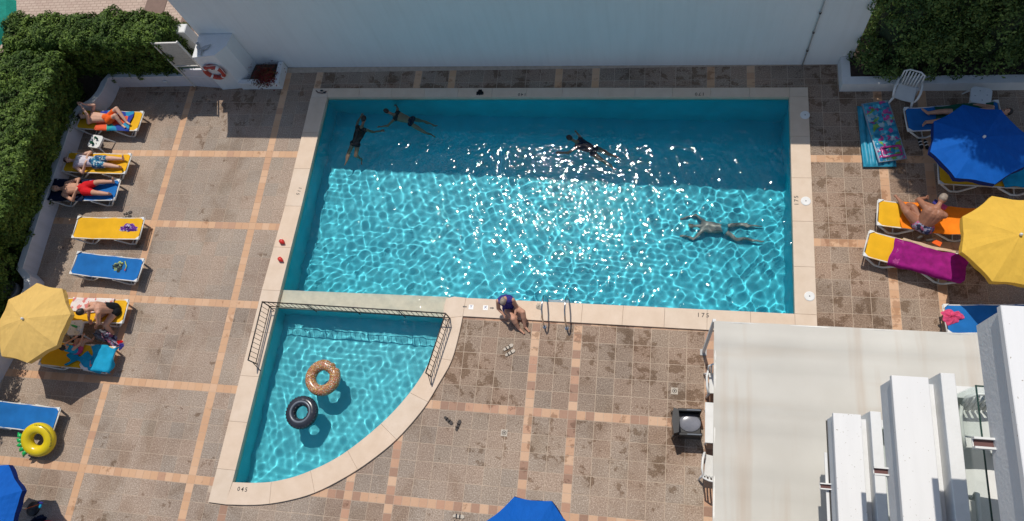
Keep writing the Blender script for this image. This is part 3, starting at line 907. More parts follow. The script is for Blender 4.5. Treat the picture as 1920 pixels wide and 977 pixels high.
b = MB(); b.tube([rot @ Vector((.325 * math.cos(R(a)), .325 * math.sin(R(a)), .03 * math.cos(R(4 * a)))) for a in range(0, 360, 12)], .008, 5, closed=True); b.build('rope', M['cream'], ring)
b = MB(); b.box((-.03, .005, .1), (.03, .05, .3)); b.build('hook', M['black'], ring)
# notice board on two posts
sg = thing('notice_board', 'grey framed notice board on thin posts beside the white pillar', 'sign', (-10.95, 8.87, 0))
for x in (0, .78):
    b = MB(); b.box((x - .02, -.02, .0), (x + .02, .02, 2.1)); b.build('post', M['cream'], sg)
b = MB(); b.box((.05, -.008, 1.05), (.73, .008, 2.0)); b.build('panel', M['signface'], sg)
for z in (1.0, 2.04):
    b = MB(); b.box((.021, -.018, z - .02), (.759, .018, z + .02)); b.build('frame', M['cream'], sg)
b = MB(); b.box((.14, -.024, .93), (.77, -.004, .975)); b.build('green_strip', M['greencloth'], sg)
b = MB(); b.box((.06, -.02, 1.12), (.09, -.010, 1.9)); b.build('dark_strip', M['iron'], sg)
b = MB(); b.box((-10.22, 8.86, .55), (-10.05, 8.868, .72)); tag(b.build('small_notice', M['redcloth']), 'small red notice on the low wall under the notice board', 'notice')
# gate pier behind
b = MB(); b.box((-10.95, 9.55, 0), (-10.45, 9.85, 1.62), bev=.02)
tag(b.build('gate_pier', M['whitepaint']), 'square white gate pier between the hedge end and brick pavement', 'pier')
# low wall, left
lw_in = [(-9.99, 8.80), (-10.9, 8.88), (-13.50, 8.86), (-13.56, 8.35), (-13.78, 7.95), (-14.20, 7.50), (-14.20, 5.8), (-14.22, 4.4), (-14.16, 2.75), (-13.85, 2.55), (-13.72, 2.2), (-13.85, 1.0), (-14.15, -.3), (-14.2, -6)]
lw = thing('low_wall', 'low white wall with a curved corner behind the left row of loungers', 'wall')
def offset(pts, d):
    out = []
    for i, p in enumerate(pts):
        a = np.array(pts[max(i - 1, 0)]); c = np.array(pts[min(i + 1, len(pts) - 1)])
        t = (c - a) / np.linalg.norm(c - a); out.append((p[0] + t[1] * d, p[1] - t[0] * d))
    return out
lwi = smooth_curve(lw_in[2:7], 3); lwi = [lw_in[0], lw_in[1]] + lwi[:-1] + lw_in[6:]
lwo = offset(lwi, .16)
lwo = [(x, y) for x, y in lwo]
def strip_wall(inn, out, z0, z1, name, mat, parent):
    b = MB(); n = len(inn)
    vs = [(x, y, z) for z in (z0, z1) for x, y in inn] + [(x, y, z) for z in (z0, z1) for x, y in out]
    fs = []
    for i in range(n - 1):
        fs += [(i + 1, i, n + i, n + i + 1), (2 * n + i, 2 * n + i + 1, 3 * n + i + 1, 3 * n + i), (n + i + 1, n + i, 3 * n + i, 3 * n + i + 1)]
    fs += [(0, 2 * n, 3 * n, n), (n - 1, 2 * n - 1, 4 * n - 1, 3 * n - 1)]
    b.add(vs, fs); return b.build(name, mat, parent)
strip_wall(lwi, lwo, 0, .5, 'wall_face', M['lowwall'], lw)
strip_wall(offset(lwi, -.015), offset(lwi, .175), .502, .53, 'capping', M['whitepaint'], lw)
for x, y in ((-11.75, 8.86),):
    b = MB(); b.sphere((x, y - .01, .28), (.07, .03, .055)); tag(b.build('wall_lamp', M['white'], None, True), 'small oval white lamp on the low wall below the hedge', 'lamp')
b = MB(); b.prism([(-9.999, 8.795), (-9.999, 9.2), (-10.9, 9.2), (-10.9, 8.875)], .0, .86)
b.f = [tuple(reversed(f)) for f in b.f]
tag(b.build('wall_block', M['lowwall']), 'white wall block between notice board and pillar', 'wall')
# planter beside the pillar
pl = thing('planter', 'low white planter box with red plants beside the pillar', 'planter')
b = MB()
b.box((-9.33, 8.74, 0), (-8.07, 8.88, .3)); b.build('front_wall', M['whitepaint'], pl)
b = MB(); b.box((-8.21, 8.883, 0), (-8.07, 9.47, .303)); b.build('side_wall', M['whitepaint'], pl)
b = MB(); b.box((-9.05, 8.885, 0), (-8.212, 9.46, .2)); b.build('soil', M['soil'], pl)
# right planter
rp = thing('planter', 'long low white planter wall in front of the dark conifers', 'planter')
b = MB(); b.box((7.12, 8.50, 0), (13.0, 8.72, .32)); b.build('front_wall', M['whitepaint'], rp)
b = MB(); b.box((7.12, 8.723, 0), (7.32, 9.30, .323)); b.build('side_wall', M['whitepaint'], rp)

# ================================================================== FOLIAGE
def leaves(name, P, N, size, mat, parent, seed, kind='stuff', jit=.45):
    """P: leaf centres, N: outward normals"""
    rg = np.random.RandomState(seed)
    n = len(P)
    d = N + rg.normal(0, jit, (n, 3)); d /= np.linalg.norm(d, axis=1)[:, None]
    a = np.cross(d, rg.normal(0, 1, (n, 3))); a /= np.linalg.norm(a, axis=1)[:, None]
    c = np.cross(d, a)
    s = size * rg.uniform(.5, 1.4, (n, 1))
    bend = d * s * .25
    v = np.stack([P - a * s, P - c * s * .5 + bend, P + a * s, P + c * s * .5 + bend], 1).reshape(-1, 3)
    me = bpy.data.meshes.new(name)
    me.vertices.add(4 * n); me.vertices.foreach_set('co', v.reshape(-1).astype(np.float32))
    me.loops.add(4 * n); me.loops.foreach_set('vertex_index', np.arange(4 * n, dtype=np.int32))
    me.polygons.add(n); me.polygons.foreach_set('loop_start', np.arange(0, 4 * n, 4, dtype=np.int32))
    me.polygons.foreach_set('loop_total', np.full(n, 4, dtype=np.int32))
    me.update(calc_edges=True); me.validate()
    me.materials.append(mat)
    o = bpy.data.objects.new(name, me); COL.objects.link(o); o.parent = parent
    if kind: o['kind'] = kind
    return o
def lump(P, seed, sc=.7, amp=1.0):
    rg = np.random.RandomState(seed); z = np.zeros(len(P))
    for i in range(9):
        k = rg.normal(0, 1, 3); k *= 2 * math.pi / (sc * rg.uniform(.35, 1.3)) / np.linalg.norm(k)
        z += np.sin(P @ k + rg.uniform(0, 6)) / 3
    return z * amp
def box_hedge(name, label, x0, x1, y0, y1, z0, z1, n, seed, mat, size=.05, group=None, lean=0, leany=0):
    h = thing(name, label, 'hedge', ((x0 + x1) / 2, (y0 + y1) / 2, 0), 0, group)
    rg = np.random.RandomState(seed)
    ax, ay, az = x1 - x0, y1 - y0, z1 - z0
    areas = np.array([ax * ay * 1.6, ay * az, ay * az, ax * az, ax * az])
    side = rg.choice(5, n, p=areas / areas.sum())
    u, w = rg.rand(n), rg.rand(n)
    P = np.zeros((n, 3)); N = np.zeros((n, 3))
    for s in range(5):
        m = side == s
        if s == 0: P[m] = np.stack([u[m] * ax, w[m] * ay, np.full(m.sum(), az)], 1); N[m] = (0, 0, 1)
        if s == 1: P[m] = np.stack([np.zeros(m.sum()), u[m] * ay, w[m] * az], 1); N[m] = (-1, 0, .2)
        if s == 2: P[m] = np.stack([np.full(m.sum(), ax), u[m] * ay, w[m] * az], 1); N[m] = (1, 0, .2)
        if s == 3: P[m] = np.stack([u[m] * ax, np.zeros(m.sum()), w[m] * az], 1); N[m] = (0, -1, .2)
        if s == 4: P[m] = np.stack([u[m] * ax, np.full(m.sum(), ay), w[m] * az], 1); N[m] = (0, 1, .2)
    # round the edges
    r = .28
    lo = np.array([r, r, -9.]); hi = np.array([ax - r, ay - r, az - r])
    core = np.clip(P, lo, hi); dd = P - core; L = np.linalg.norm(dd, axis=1)[:, None]
    dn = dd / np.maximum(L, 1e-6); P = core + dn * np.minimum(L, r); N = np.where(L > 1e-3, dn, N)
    P = P + N * (lump(P + seed, seed, .8, .085)[:, None] * 1.15 + rg.uniform(-.16, .04, (n, 1))) 
    P = P + np.array([x0, y0, z0]) - np.array(h.location)
    zz = (P[:, 2] / az).clip(0, 1.1); P[:, 0] += lean * zz; P[:, 1] += leany * zz
    leaves('foliage', P, N, size, mat, h, seed)
    c = MB(); lx, ly = h.location[0], h.location[1]
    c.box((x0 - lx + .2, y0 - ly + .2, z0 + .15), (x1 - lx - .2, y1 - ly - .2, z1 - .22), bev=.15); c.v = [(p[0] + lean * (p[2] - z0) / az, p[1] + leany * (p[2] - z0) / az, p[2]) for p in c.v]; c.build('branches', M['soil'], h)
    for k in range(max(2, int(max(ax, ay) / .9))):
        t = (k + .5) / max(2, int(max(ax, ay) / .9))
        x = x0 + ax * (t if ax > ay else .5); y = y0 + ay * (t if ay >= ax else .5)
        m = MB(); m.tube([(x - lx, y - ly, 0), (x - lx + .02, y - ly, z0 + .5)], [.035, .02], 6); m.build('stem', M['bark'], h)
    return h
box_hedge('hedge', 'clipped green hedge across the top left corner, behind the curved low wall', -16.0, -10.72, 9.02, 10.2, .3, 2.15, 75000, 11, M['hedge'], .036, leany=-.2)
box_hedge('hedge', 'long shaggy green hedge down the left edge, behind the loungers', -16.6, -14.50, 3.2, 8.7, .15, 2.15, 80000, 12, M['hedge'], .038, lean=.80)
box_hedge('hedge', 'lower hedge section at the left edge beside the faded yellow umbrella', -17.2, -14.62, -4.5, 3.1, .15, 2.1, 60000, 13, M['hedge'], .038, lean=.85)
b = MB(); b.lathe((-14.62, 2.20, 0.05), [(.22, 0), (.26, .2), (.24, .22), (.21, .15)], 16); tag(b.build('flower_pot', M['grey'], None, True), 'round grey pot in the bed behind the low wall bend', 'pot')

def conifer(x, y, h, r, n, seed, label):
    t = thing('conifer_tree', label, 'tree', (x, y, 0), 0, 'dark conifers behind the white planter')
    rg = np.random.RandomState(seed)
    # clumps over a tall rounded column
    nc = 330
    zc = rg.uniform(.03, 1, nc); ang = rg.uniform(0, 2 * math.pi, nc)
    prof = lambda z: np.interp(z, [0, .08, .5, .90, 1], [.85, 1, 1, .85, .25])
    rr = prof(zc) * r * rg.uniform(.62, 1.08, nc)
    C = np.stack([rr * np.cos(ang), rr * np.sin(ang), zc * h], 1)
    cr = rg.uniform(.16, .36, nc)
    per = n // nc
    P = np.repeat(C, per, 0); q = rg.normal(0, 1, P.shape); q /= np.linalg.norm(q, axis=1)[:, None]
    q[:, 2] = np.abs(q[:, 2]) * 1.0 - .25
    P = P + q * np.repeat(cr, per)[:, None] * rg.uniform(.75, 1.05, (len(P), 1)) * np.array([1, 1, 1.5])
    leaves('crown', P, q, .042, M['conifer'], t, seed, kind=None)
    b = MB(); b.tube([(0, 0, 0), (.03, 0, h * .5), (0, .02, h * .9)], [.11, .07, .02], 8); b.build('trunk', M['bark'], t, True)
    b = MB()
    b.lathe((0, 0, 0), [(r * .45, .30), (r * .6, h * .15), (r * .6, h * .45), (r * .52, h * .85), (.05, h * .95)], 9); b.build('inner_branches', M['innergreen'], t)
conifer(8.25, 9.50, 6.9, .84, 38000, 21, 'leftmost dark conifer, tight against the end of the tall white wall')
conifer(9.05, 9.50, 8.3, .86, 46000, 22, 'dark conifer right behind the white armchair')
conifer(10.25, 9.50, 8.7, .92, 46000, 23, 'dark conifer behind the white stool at the planter')
conifer(11.5, 9.50, 9.0, .95, 40000, 24, 'rightmost dark conifer at the picture edge')
conifer(8.75, 10.8, 6.2, .85, 16000, 25, 'rear dark conifer between the two left ones of the front row')
conifer(10.0, 10.95, 6.6, .85, 16000, 26, 'rear dark conifer in the second row towards the top right corner')
# red plant in the small planter
rpt = thing('red_plant', 'dark red leafy plant spilling over the small planter', 'plant', (-8.62, 9.0, .2))
rg = np.random.RandomState(5)
P = rg.normal(0, 1, (1500, 3)) * np.array([.17, .15, .10]) + np.array([.12, -.05, .18]); P[:, 2] = np.abs(P[:, 2])
leaves('leaves', P, np.tile([0, 0, 1.], (len(P), 1)), .028, M['redleaf'], rpt, 5)
for k in range(5):
    a = k * 1.3; b = MB(); b.tube([(.1, -.05, 0), (.1 + .12 * math.cos(a), -.05 + .1 * math.sin(a), .2)], .006, 5); b.build('stem', M['bark'], rpt)

# ================================================================== KID POOL RAILING
rl = thing('pool_railing', 'low black iron railing round the top of the small pool', 'railing')
A, B_, C_, D_ = (-6.93, .66), (-6.90, 2.15), (-2.13, 2.09), (-2.41, .64)
def rail_seg(p, q, nb, zb=.12, zt=.5):
    for z, r_ in ((zb, .011), (zt, .016)):
        b = MB(); b.tube([(*p, z), (*q, z)], r_, 8); b.build('rail', M['iron'], rl, True)
    for k in range(1, nb):
        t = k / nb; x, y = p[0] + (q[0] - p[0]) * t, p[1] + (q[1] - p[1]) * t
        b = MB(); b.tube([(x, y, zb), (x, y, zt)], .007, 6); b.build('bar', M['iron'], rl)
rail_seg(A, B_, 13); rail_seg(B_, C_, 38); rail_seg(C_, D_, 13)
for p, zz in ((A, CT), (B_, CT), (C_, CT), (D_, CT)):
    b = MB(); b.tube([(*p, zz), (*p, .515)], .016, 8); b.build('post', M['iron'], rl)
for t in (.25, .5, .75):
    x, y = B_[0] + (C_[0] - B_[0]) * t, B_[1] + (C_[1] - B_[1]) * t
    b = MB(); b.tube([(x, y, -.14), (x, y, .5)], .014, 8); b.build('post', M['iron'], rl)
for p, d in ((A, (.22, -.16)), (D_, (.05, -.2)), (B_, (.2, -.1))):
    b = MB(); b.tube([(*p, .3), (p[0] + d[0] * .6, p[1] + d[1], CT)], .010, 6); b.build('brace', M['iron'], rl)

# ladder handrails
ld = thing('pool_ladder', 'pair of bent stainless steel ladder handrails on the lower coping', 'ladder')
for x in (.20, .73):
    pts = [(x, 2.74, -1.0), (x, 2.74, -.1), (x, 2.70, .35), (x - .0, 2.60, .62), (x, 2.42, .74), (x, 2.24, .70), (x, 2.10, .5), (x, 2.03, .2), (x, 2.02, .0)]
    b = MB(); b.tube(smooth_curve3 if False else pts, .02, 10); b.build('handrail', M['steel'], ld, True)
    b = MB(); b.lathe((x, 2.02, .0), [(.045, 0), (.045, .012), (.022, .02)], 12); b.build('foot_plate', M['steel'], ld)
for z in (-.3, -.55, -.8):
    b = MB(); b.box((.20, 2.70, z - .012), (.73, 2.78, z + .012)); b.build('rung', M['steel'], ld)

# ================================================================== FLOATS
fl = thing('donut_float', 'brown sprinkled doughnut pool float with a bite taken out', 'float', (-5.13, .44, WZ + .045), R(10))
def bite(a, b):
    d = (a - R(35) + math.pi) % (2 * math.pi) - math.pi
    w = math.exp(-(d / .16) ** 2)
    w2 = math.exp(-((d - .42) / .13) ** 2) * .5
    return .135 - .02 * (w + w2), -.05 * (w + w2) + .012 * math.cos(5 * d) * math.exp(-(d / .8) ** 2)
b = MB(); b.torus((0, 0, .04), .315, .135, 72, 18, bite); b.build('ring', M['donut'], fl, True)
b = MB(); b.tube([(.30 * math.cos(a) , .30 * math.sin(a), .178) for a in [R(20 + i) for i in range(0, 12, 4)]], .008, 6); b.build('valve', M['white'], fl)
ty = thing('tyre_float', 'dark grey pool float shaped like a car tyre', 'float', (-5.50, -.43, WZ + .04), R(20))
b = MB(); b.torus((0, 0, .04), .275, .125, 64, 16, lambda a, c: (.125 + (.007 if (int(a / (2 * math.pi) * 64) % 2 and -.9 < ((c + math.pi) % (2 * math.pi) - math.pi) < 1.25) else 0), 0)); b.build('tread', M['greyvinyl'], ty, True)
b = MB(); b.torus((0, 0, .145), .245, .028, 64, 8); b.build('sidewall_ring', M['greylight'], ty, True)
for k in range(11):
    a = 2 * math.pi * k / 11; c, s = math.cos(a), math.sin(a)
    b = MB(); b.sphere((.178 * c, .178 * s, .105), (.022, .032, .018), 8, 6, Matrix.Rotation(a, 3, 'Z')); b.build('wheel_hole', M['black'], ty, True)
b = MB()
for k in range(30):
    a = 2 * math.pi * (k + .5) / 30; c, s = math.cos(a), math.sin(a)
    b.box((.36 - .018, -.012, .07), (.36 + .03, .012, .125)); 
    for i in range(len(b.v) - 8, len(b.v)):
        x, y, z = b.v[i]; b.v[i] = (x * c - y * s, x * s + y * c, z)
tag(b.build('tread_block', M['greyvinyl'], ty), kind='stuff')
# yellow pineapple ring leaning on lounger
pr = thing('pineapple_ring', 'yellow swim ring with green leaf top leaning on the blue lounger', 'swim ring', (-12.14, -1.64, .36))
rot2 = Matrix.Rotation(R(20), 3, 'X') @ Matrix.Rotation(R(10), 3, 'Y')
b = MB(); b.torus((0, 0, 0), .285, .14, 56, 16, rot=rot2); b.build('ring', M['yellowvinyl'], pr, True)
for k in range(5):
    a = R(170 + k * 14); d = Vector((math.cos(a), math.sin(a), 0)); p0 = d * .38
    b = MB(); b.tube([p0, p0 + d * .11 + Vector((0, 0, .02)), p0 + d * (.20 - .02 * abs(k - 2)) + Vector((0, -.03 * (k - 2), -.01))], [.06, .055, .012], 8)
    b.v = [tuple(rot2 @ Vector(v)) for v in b.v]; b.build('leaf', M['green'], pr, True)
b = MB()
for k in range(22):
    a = R(-20 + k * 5.5)
    b.box((.36, -.004, .105), (.40, .004, .114))
    for i in range(len(b.v) - 8, len(b.v)):
        x, y, z = b.v[i]; c, s = math.cos(a), math.sin(a); b.v[i] = tuple(rot2 @ Vector((x * c - y * s, x * s + y * c, z + .0)))
tag(b.build('printed_mark', M['marking'], pr), kind='stuff')

# ================================================================== SUN LOUNGERS
LZ = .34
def bed_z(x, L, raise_):
    """sling height along the bed, head at -L/2"""
    k = -L / 2 + .62
    return LZ + (max(0, k - x) * raise_) + .006 * math.cos(x * 5)
def make_lounger(cloth, raise_=.1, L=2.03, W=.62, label='', group='sun loungers round the pool'):
    t = thing('sun_lounger', label, 'sun lounger', (0, 0, 0), 0, group)
    n, m = 26, 6
    b = MB(); vs = []
    for i in range(n + 1):
        x = -L / 2 + .03 + (L - .06) * i / n
        for j in range(m + 1):
            y = (-.5 + j / m) * (W + .03)
            sag = -.022 * math.cos(math.pi * (j / m - .5)) + .004 * math.sin(x * 9 + y * 3)
            vs.append((x, y, bed_z(x, L, raise_) + sag + .030 - .02 * (abs(y) > W / 2)))
    for lay_ in (0, 1):
        pass
    fs = [(i * (m + 1) + j, (i + 1) * (m + 1) + j, (i + 1) * (m + 1) + j + 1, i * (m + 1) + j + 1) for i in range(n) for j in range(m)]
    nv = len(vs); vs += [(x, y, z - .006) for x, y, z in vs]
    fs += [tuple(reversed([k + nv for k in f])) for f in fs]
    b.add(vs, fs); b.build('sling', M[cloth], t, True)
    xs_ = [-L / 2 + L * i / 10 for i in range(11)]
    for s in (-1, 1):
        b = MB(); b.tube([(x, s * W / 2, bed_z(x, L, raise_)) for x in xs_], .017, 8); b.build('side_rail', M['cream'], t, True)
    for x in (-L / 2, L / 2):
        b = MB(); b.tube([(x, -W / 2, bed_z(x, L, raise_)), (x, W / 2, bed_z(x, L, raise_))], .017, 8); b.build('end_rail', M['cream'], t, True)
    for sx in (-1, 1):
        for sy in (-1, 1):
            x, y = sx * (L / 2 - .02), sy * (W / 2 - .01); z = bed_z(x, L, raise_)
            b = MB(); b.prism([(x - sx * .0 + sx * .02, y + sy * .03), (x - sx * .10, y + sy * .03), (x + sx * .02, y - sy * .07)], z + .012, z + .040)
            if sx * sy < 0: b.f = [tuple(reversed(f)) for f in b.f]
            b.f = [tuple(reversed(f)) for f in b.f]
            b.build('corner_cap', M['white'], t)
    for (a, g0, g1, c) in ((.02, .13, .22, .40), (.62, .74, .84, .97)):
        for s in (-1, 1):
            X = lambda q: -L / 2 + q * L
            y = s * (W / 2 + .012)
            pts = [(X(a), y, bed_z(X(a), L, raise_) - .01), (X(g0) - .02, y, .06), (X(g0) + .03, y, .02), (X(g1) - .02, y, .02), (X(g1) + .03, y, .06), (X(c), y, bed_z(X(c), L, raise_) - .01)]
            b = MB(); b.tube(pts, .025, 8); b.build('leg', M['cream'], t, True)
        b = MB(); b.tube([(X((g0 + g1) / 2), -W / 2, .03), (X((g0 + g1) / 2), W / 2, .03)], .013, 8); b.build('cross_bar', M['cream'], t, True)
    return t
ly = make_lounger('yellow', .10, label='yellow sun lounger at the top left, under the boy in orange shorts')
relabel(ly, ly['label'], (-13.10, 7.48, 0), R(-1.5))
LG = dict(L1=ly)
for key, lab, x, y, a in (
        ('L2', 'yellow sun lounger under the man in a white vest', -13.06, 6.07, -.5),
        ('L4', 'empty yellow sun lounger with a purple cloth on it', -12.03, 4.07, 1.2),
        ('L6', 'yellow sun lounger half under the faded umbrella, a woman sits on it', -11.78, 1.72, 1.5),
        ('L7', 'yellow sun lounger with turquoise towel below the seated woman', -11.76, .50, -1.2)):
    LG[key] = relabel(copy_tree(ly), lab, (x, y, 0), R(a))
lb = make_lounger('blue', .13, label='blue sun lounger under the man in red shorts')
relabel(lb, lb['label'], (-13.15, 5.20, 0), R(2))
LG['L3'] = lb
for key, lab, x, y, a in (
        ('L5', 'empty blue sun lounger with a green cloth and snorkel on it', -11.69, 2.95, -3.2),
        ('L8', 'blue sun lounger at the left picture edge behind the yellow swim ring', -12.83, -1.13, -1.5),
        ('R1', 'blue sun lounger partly under the blue umbrella at the right', 9.48, 7.54, 184),
        ('R6', 'blue sun lounger with pink cloth beside the balconies, at the right edge', 9.86, 2.62, 183)):
    LG[key] = relabel(copy_tree(lb), lab, (x, y, 0), R(a))
for key, lab, x, y, a in (
        ('R2', 'yellow sun lounger hidden below the blue umbrella', 10.06, 6.05, 177),
        ('R4', 'yellow sun lounger spread with an orange towel', 8.68, 4.92, 173.5),
        ('R5', 'yellow sun lounger spread with a purple towel', 8.36, 3.99, 164)):
    LG[key] = relabel(copy_tree(ly), lab, (x, y, 0), R(a))

def towel(name, label, mat, lounger, x0, x1, y0, y1, seed=1, raise_=.1, thick=.008, wr=.012, L=2.03, W=.62, cat='towel', ragged=.02, skew=0, group=None):
    """cloth laid on a lounger, coordinates along the bed; hangs down where it passes the side rail"""
    base = LG[lounger] if isinstance(lounger, str) else lounger
    rg = random.Random(seed)
    n, m = 22, 14
    ph = [rg.uniform(0, 6) for _ in range(8)]
    vs = []
    for i in range(n + 1):
        for j in range(m + 1):
            u, w = i / n, j / m
            x = x0 + (x1 - x0) * u + skew * (w - .5) + ragged * math.sin(w * 9 + ph[0]) * (u - .5) * 2
            y = y0 + (y1 - y0) * w + ragged * math.sin(u * 8 + ph[1]) * (w - .5) * 2
            z = bed_z(x, L, raise_) + .046 - .012 * math.cos(math.pi * max(-.5, min(.5, y / W)))
            z += wr * (abs(math.sin(x * 8.5 + y * 5 + ph[2])) * .9 + abs(math.sin(y * 11 - x * 3 + ph[3])) * .6 + .8 * max(0, math.sin(x * 7 - y * 12 + ph[4])))
            over = abs(y) - (W / 2 + .03)
            if over > 0: z -= over * 1.0 + .012; y = math.copysign(W / 2 + .03 + over * .25, y)
            ox = abs(x) - (L / 2 + .02)
            if ox > 0: z -= ox; x = math.copysign(L / 2 + .02 + ox * .2, x)
            vs.append((x, y, z))
    fs = [(i * (m + 1) + j, (i + 1) * (m + 1) + j, (i + 1) * (m + 1) + j + 1, i * (m + 1) + j + 1) for i in range(n) for j in range(m)]
    if (x1 - x0) * (y1 - y0) < 0: fs = [tuple(reversed(f)) for f in fs]
    nv = len(vs); vs += [(x, y, z - thick) for x, y, z in vs]
    fs += [tuple(reversed([k + nv for k in f])) for f in fs]
    b = MB(); b.add(vs, fs); o = b.build(name, M[mat], None, True)
    o.location = base.location; o.rotation_euler = base.rotation_euler
    return tag(o, label, cat, group)
def heap(name, label, mat, x, y, z, rx, ry, h, seed, cat='cloth', rz=0):
    """crumpled cloth"""
    rg = np.random.RandomState(seed); n, m = 36, 9
    b = MB(); vs = []
    for i in range(m + 1):
        r = i / m
        for k in range(n):
            a = 2 * math.pi * k / n
            e = 1 + .16 * math.sin(3 * a + seed) + .10 * math.sin(7 * a + 2 * seed) + .05 * math.sin(11 * a)
            zz = h * (1 - r ** 2) * (.7 + .45 * math.sin(5 * a + 3 * r + seed) * r) + h * .22 * math.sin(9 * a + 8 * r)
            if i == m: zz = 0
            vs.append((rx * r * e * math.cos(a), ry * r * e * math.sin(a), max(.002, zz)))
    fs = [(i * n + k, (i + 1) * n + k, (i + 1) * n + (k + 1) % n, i * n + (k + 1) % n) for i in range(m) for k in range(n)]
    b.add(vs, fs); o = b.build(name, M[mat], None, True); o.location = (x, y, z); o.rotation_euler = (0, 0, rz)
    return tag(o, label, cat)
towel('beach_towel', 'multicoloured printed beach towel under the boy in orange shorts', 'towelmulti', 'L1', -.40, .72, -.36, .30, 1)
towel('navy_towel', 'navy towel over the head end of the blue lounger, under the man in red shorts', 'navy', 'L3', -1.10, .02, -.34, .33, 2, raise_=.13, wr=.008)
towel('orange_towel', 'bright orange towel over the right lounger with the bending man', 'orangetowel', 'R4', -1.06, .52, -.34, .35, 3)
ptow = towel('purple_towel', 'deep purple towel with a patterned border hanging over the right lounger', 'purple', 'R5', -1.03, .48, -.26, .42, 4, skew=.05, wr=.032)
towel('white_towel', 'white flower print towel under the woman leaning forward', 'towelwhite', 'L6', -.62, .62, -.05, .36, 5)
towel('turquoise_towel', 'turquoise towel trailing off the foot of the yellow lounger', 'turq', 'L7', .38, 1.10, -.42, .34, 6, wr=.02, ragged=.07)
towel('printed_towel', 'small white print cloth lying against the turquoise towel', 'towelwhite', 'L7', .20, .48, -.36, -.10, 9, wr=.02, ragged=.04)
towel('blue_cloth', 'blue cloth bunched in the middle of the yellow lounger', 'turq', 'L7', -.22, .40, -.20, .06, 7, wr=.02, ragged=.08, cat='cloth')
towel('turquoise_towel', 'light turquoise towel on the yellow lounger behind the blue umbrella', 'turq', 'R2', -1.0, -.3, -.34, .32, 8)
towel('green_towel', 'dark green towel under the person lying below the blue umbrella', 'greencloth', 'R1', -.9, .35, -.30, .36, 12, raise_=.13)
heap('purple_cloth', 'crumpled purple and white cloth on the empty yellow lounger', 'towelpurple', -11.42, 4.10, LZ + .008, .27, .12, .06, 3)
heap('green_cloth', 'crumpled green, black and yellow cloth on the empty blue lounger', 'towelgreen', -11.40, 2.97, LZ + .008, .16, .15, .08, 5)
heap('pink_cloth', 'pink towel heaped on the left end of the blue lounger at the right', 'pinkcloth', 8.98, 2.62, LZ + .02, .21, .16, .08, 8, rz=.2)
heap('beach_bag', 'dark printed beach bag on the tiles beside the yellow lounger', 'bagprint', -11.26, 1.05, .0, .33, .14, .24, 9, cat='bag', rz=-.5)
heap('plastic_bag', 'round grey bag on the ground in front of the seated woman', 'glossgrey', -11.56, 1.14, .0, .19, .16, .28, 4, cat='bag')
heap('red_cloth', 'small red and white cloth at the corner of the turquoise towel', 'redcloth', -10.98, 1.0, .0, .10, .06, .06, 6)
heap('blue_cloth', 'small blue cloth beside the dark beach bag', 'blueswim', -10.90, .90, .0, .07, .10, .06, 7)
sk = thing('snorkel', 'yellow snorkel with red tip lying on the empty blue lounger', 'snorkel', (-11.16, 3.02, LZ + .02), R(-60))
b = MB(); b.tube([(-.12, 0, .01), (.04, .01, .01), (.12, -.03, .02)], .011, 6); b.build('tube', simple('lime_plastic', (.55, .62, .06), .4), sk, True)
b = MB(); b.tube([(.12, -.03, .02), (.16, -.06, .02)], .014, 6); b.build('mouthpiece', M['red'], sk, True)
# blue bag end of R4 etc: magazine, phone
bk = thing('magazine', 'red and blue magazine behind the man with the orange towel', 'magazine', (8.98, 5.22, .42), R(-35))
b = MB(); b.box((-.16, -.06, 0), (.0, .06, .01)); b.build('cover', M['blueswim'], bk)
b = MB(); b.box((.003, -.06, 0), (.14, .06, .011)); b.build('page', M['pinkcloth'], bk)
for x, y, a, nm, mt, lb_ in ((8.50, 4.43, .5, 'sunglasses_case', 'flipflop', 'dark case on the upper edge of the purple towel'),
                         (8.70, 4.36, .2, 'bottle', 'flipflop', 'brown bottle lying beside the purple towel'),
                         (8.84, 4.31, -.5, 'book', 'orangecloth', 'orange paperback lying beside the purple towel')):
    b = MB()
    if nm == 'bottle': b.tube([(-.09, 0, .03), (.05, 0, .03), (.08, 0, .03), (.12, 0, .03)], [.032, .032, .014, .012], 10)
    elif nm == 'book': b.box((-.09, -.055, 0), (.09, .055, .022), bev=.003)
    else: b.sphere((0, 0, .02), (.075, .035, .024))
    o = b.build(nm, M[mt], None, nm != 'book'); o.location = (x, y, LZ + .035); o.rotation_euler = (0, 0, a)
    tag(o, lb_, {'bottle': 'bottle', 'book': 'book'}.get(nm, 'case'))
# beige towel edge seen behind purple towel
pb = towel('towel_border', 'x', 'pinkborder', 'R5', .30, .40, -.255, .40, 4, wr=.012); pb.location.z += .022
for k_ in ('label', 'category'): del pb[k_]
pb.parent = ptow; pb.matrix_parent_inverse = (Matrix.Translation(ptow.location) @ ptow.rotation_euler.to_matrix().to_4x4()).inverted()
towel('beige_towel', 'beige towel along the upper edge of the purple towel', 'beigecloth', 'R5', -.75, .30, -.46, -.27, 14)['label'] = 'pale beige towel showing above the purple towel'

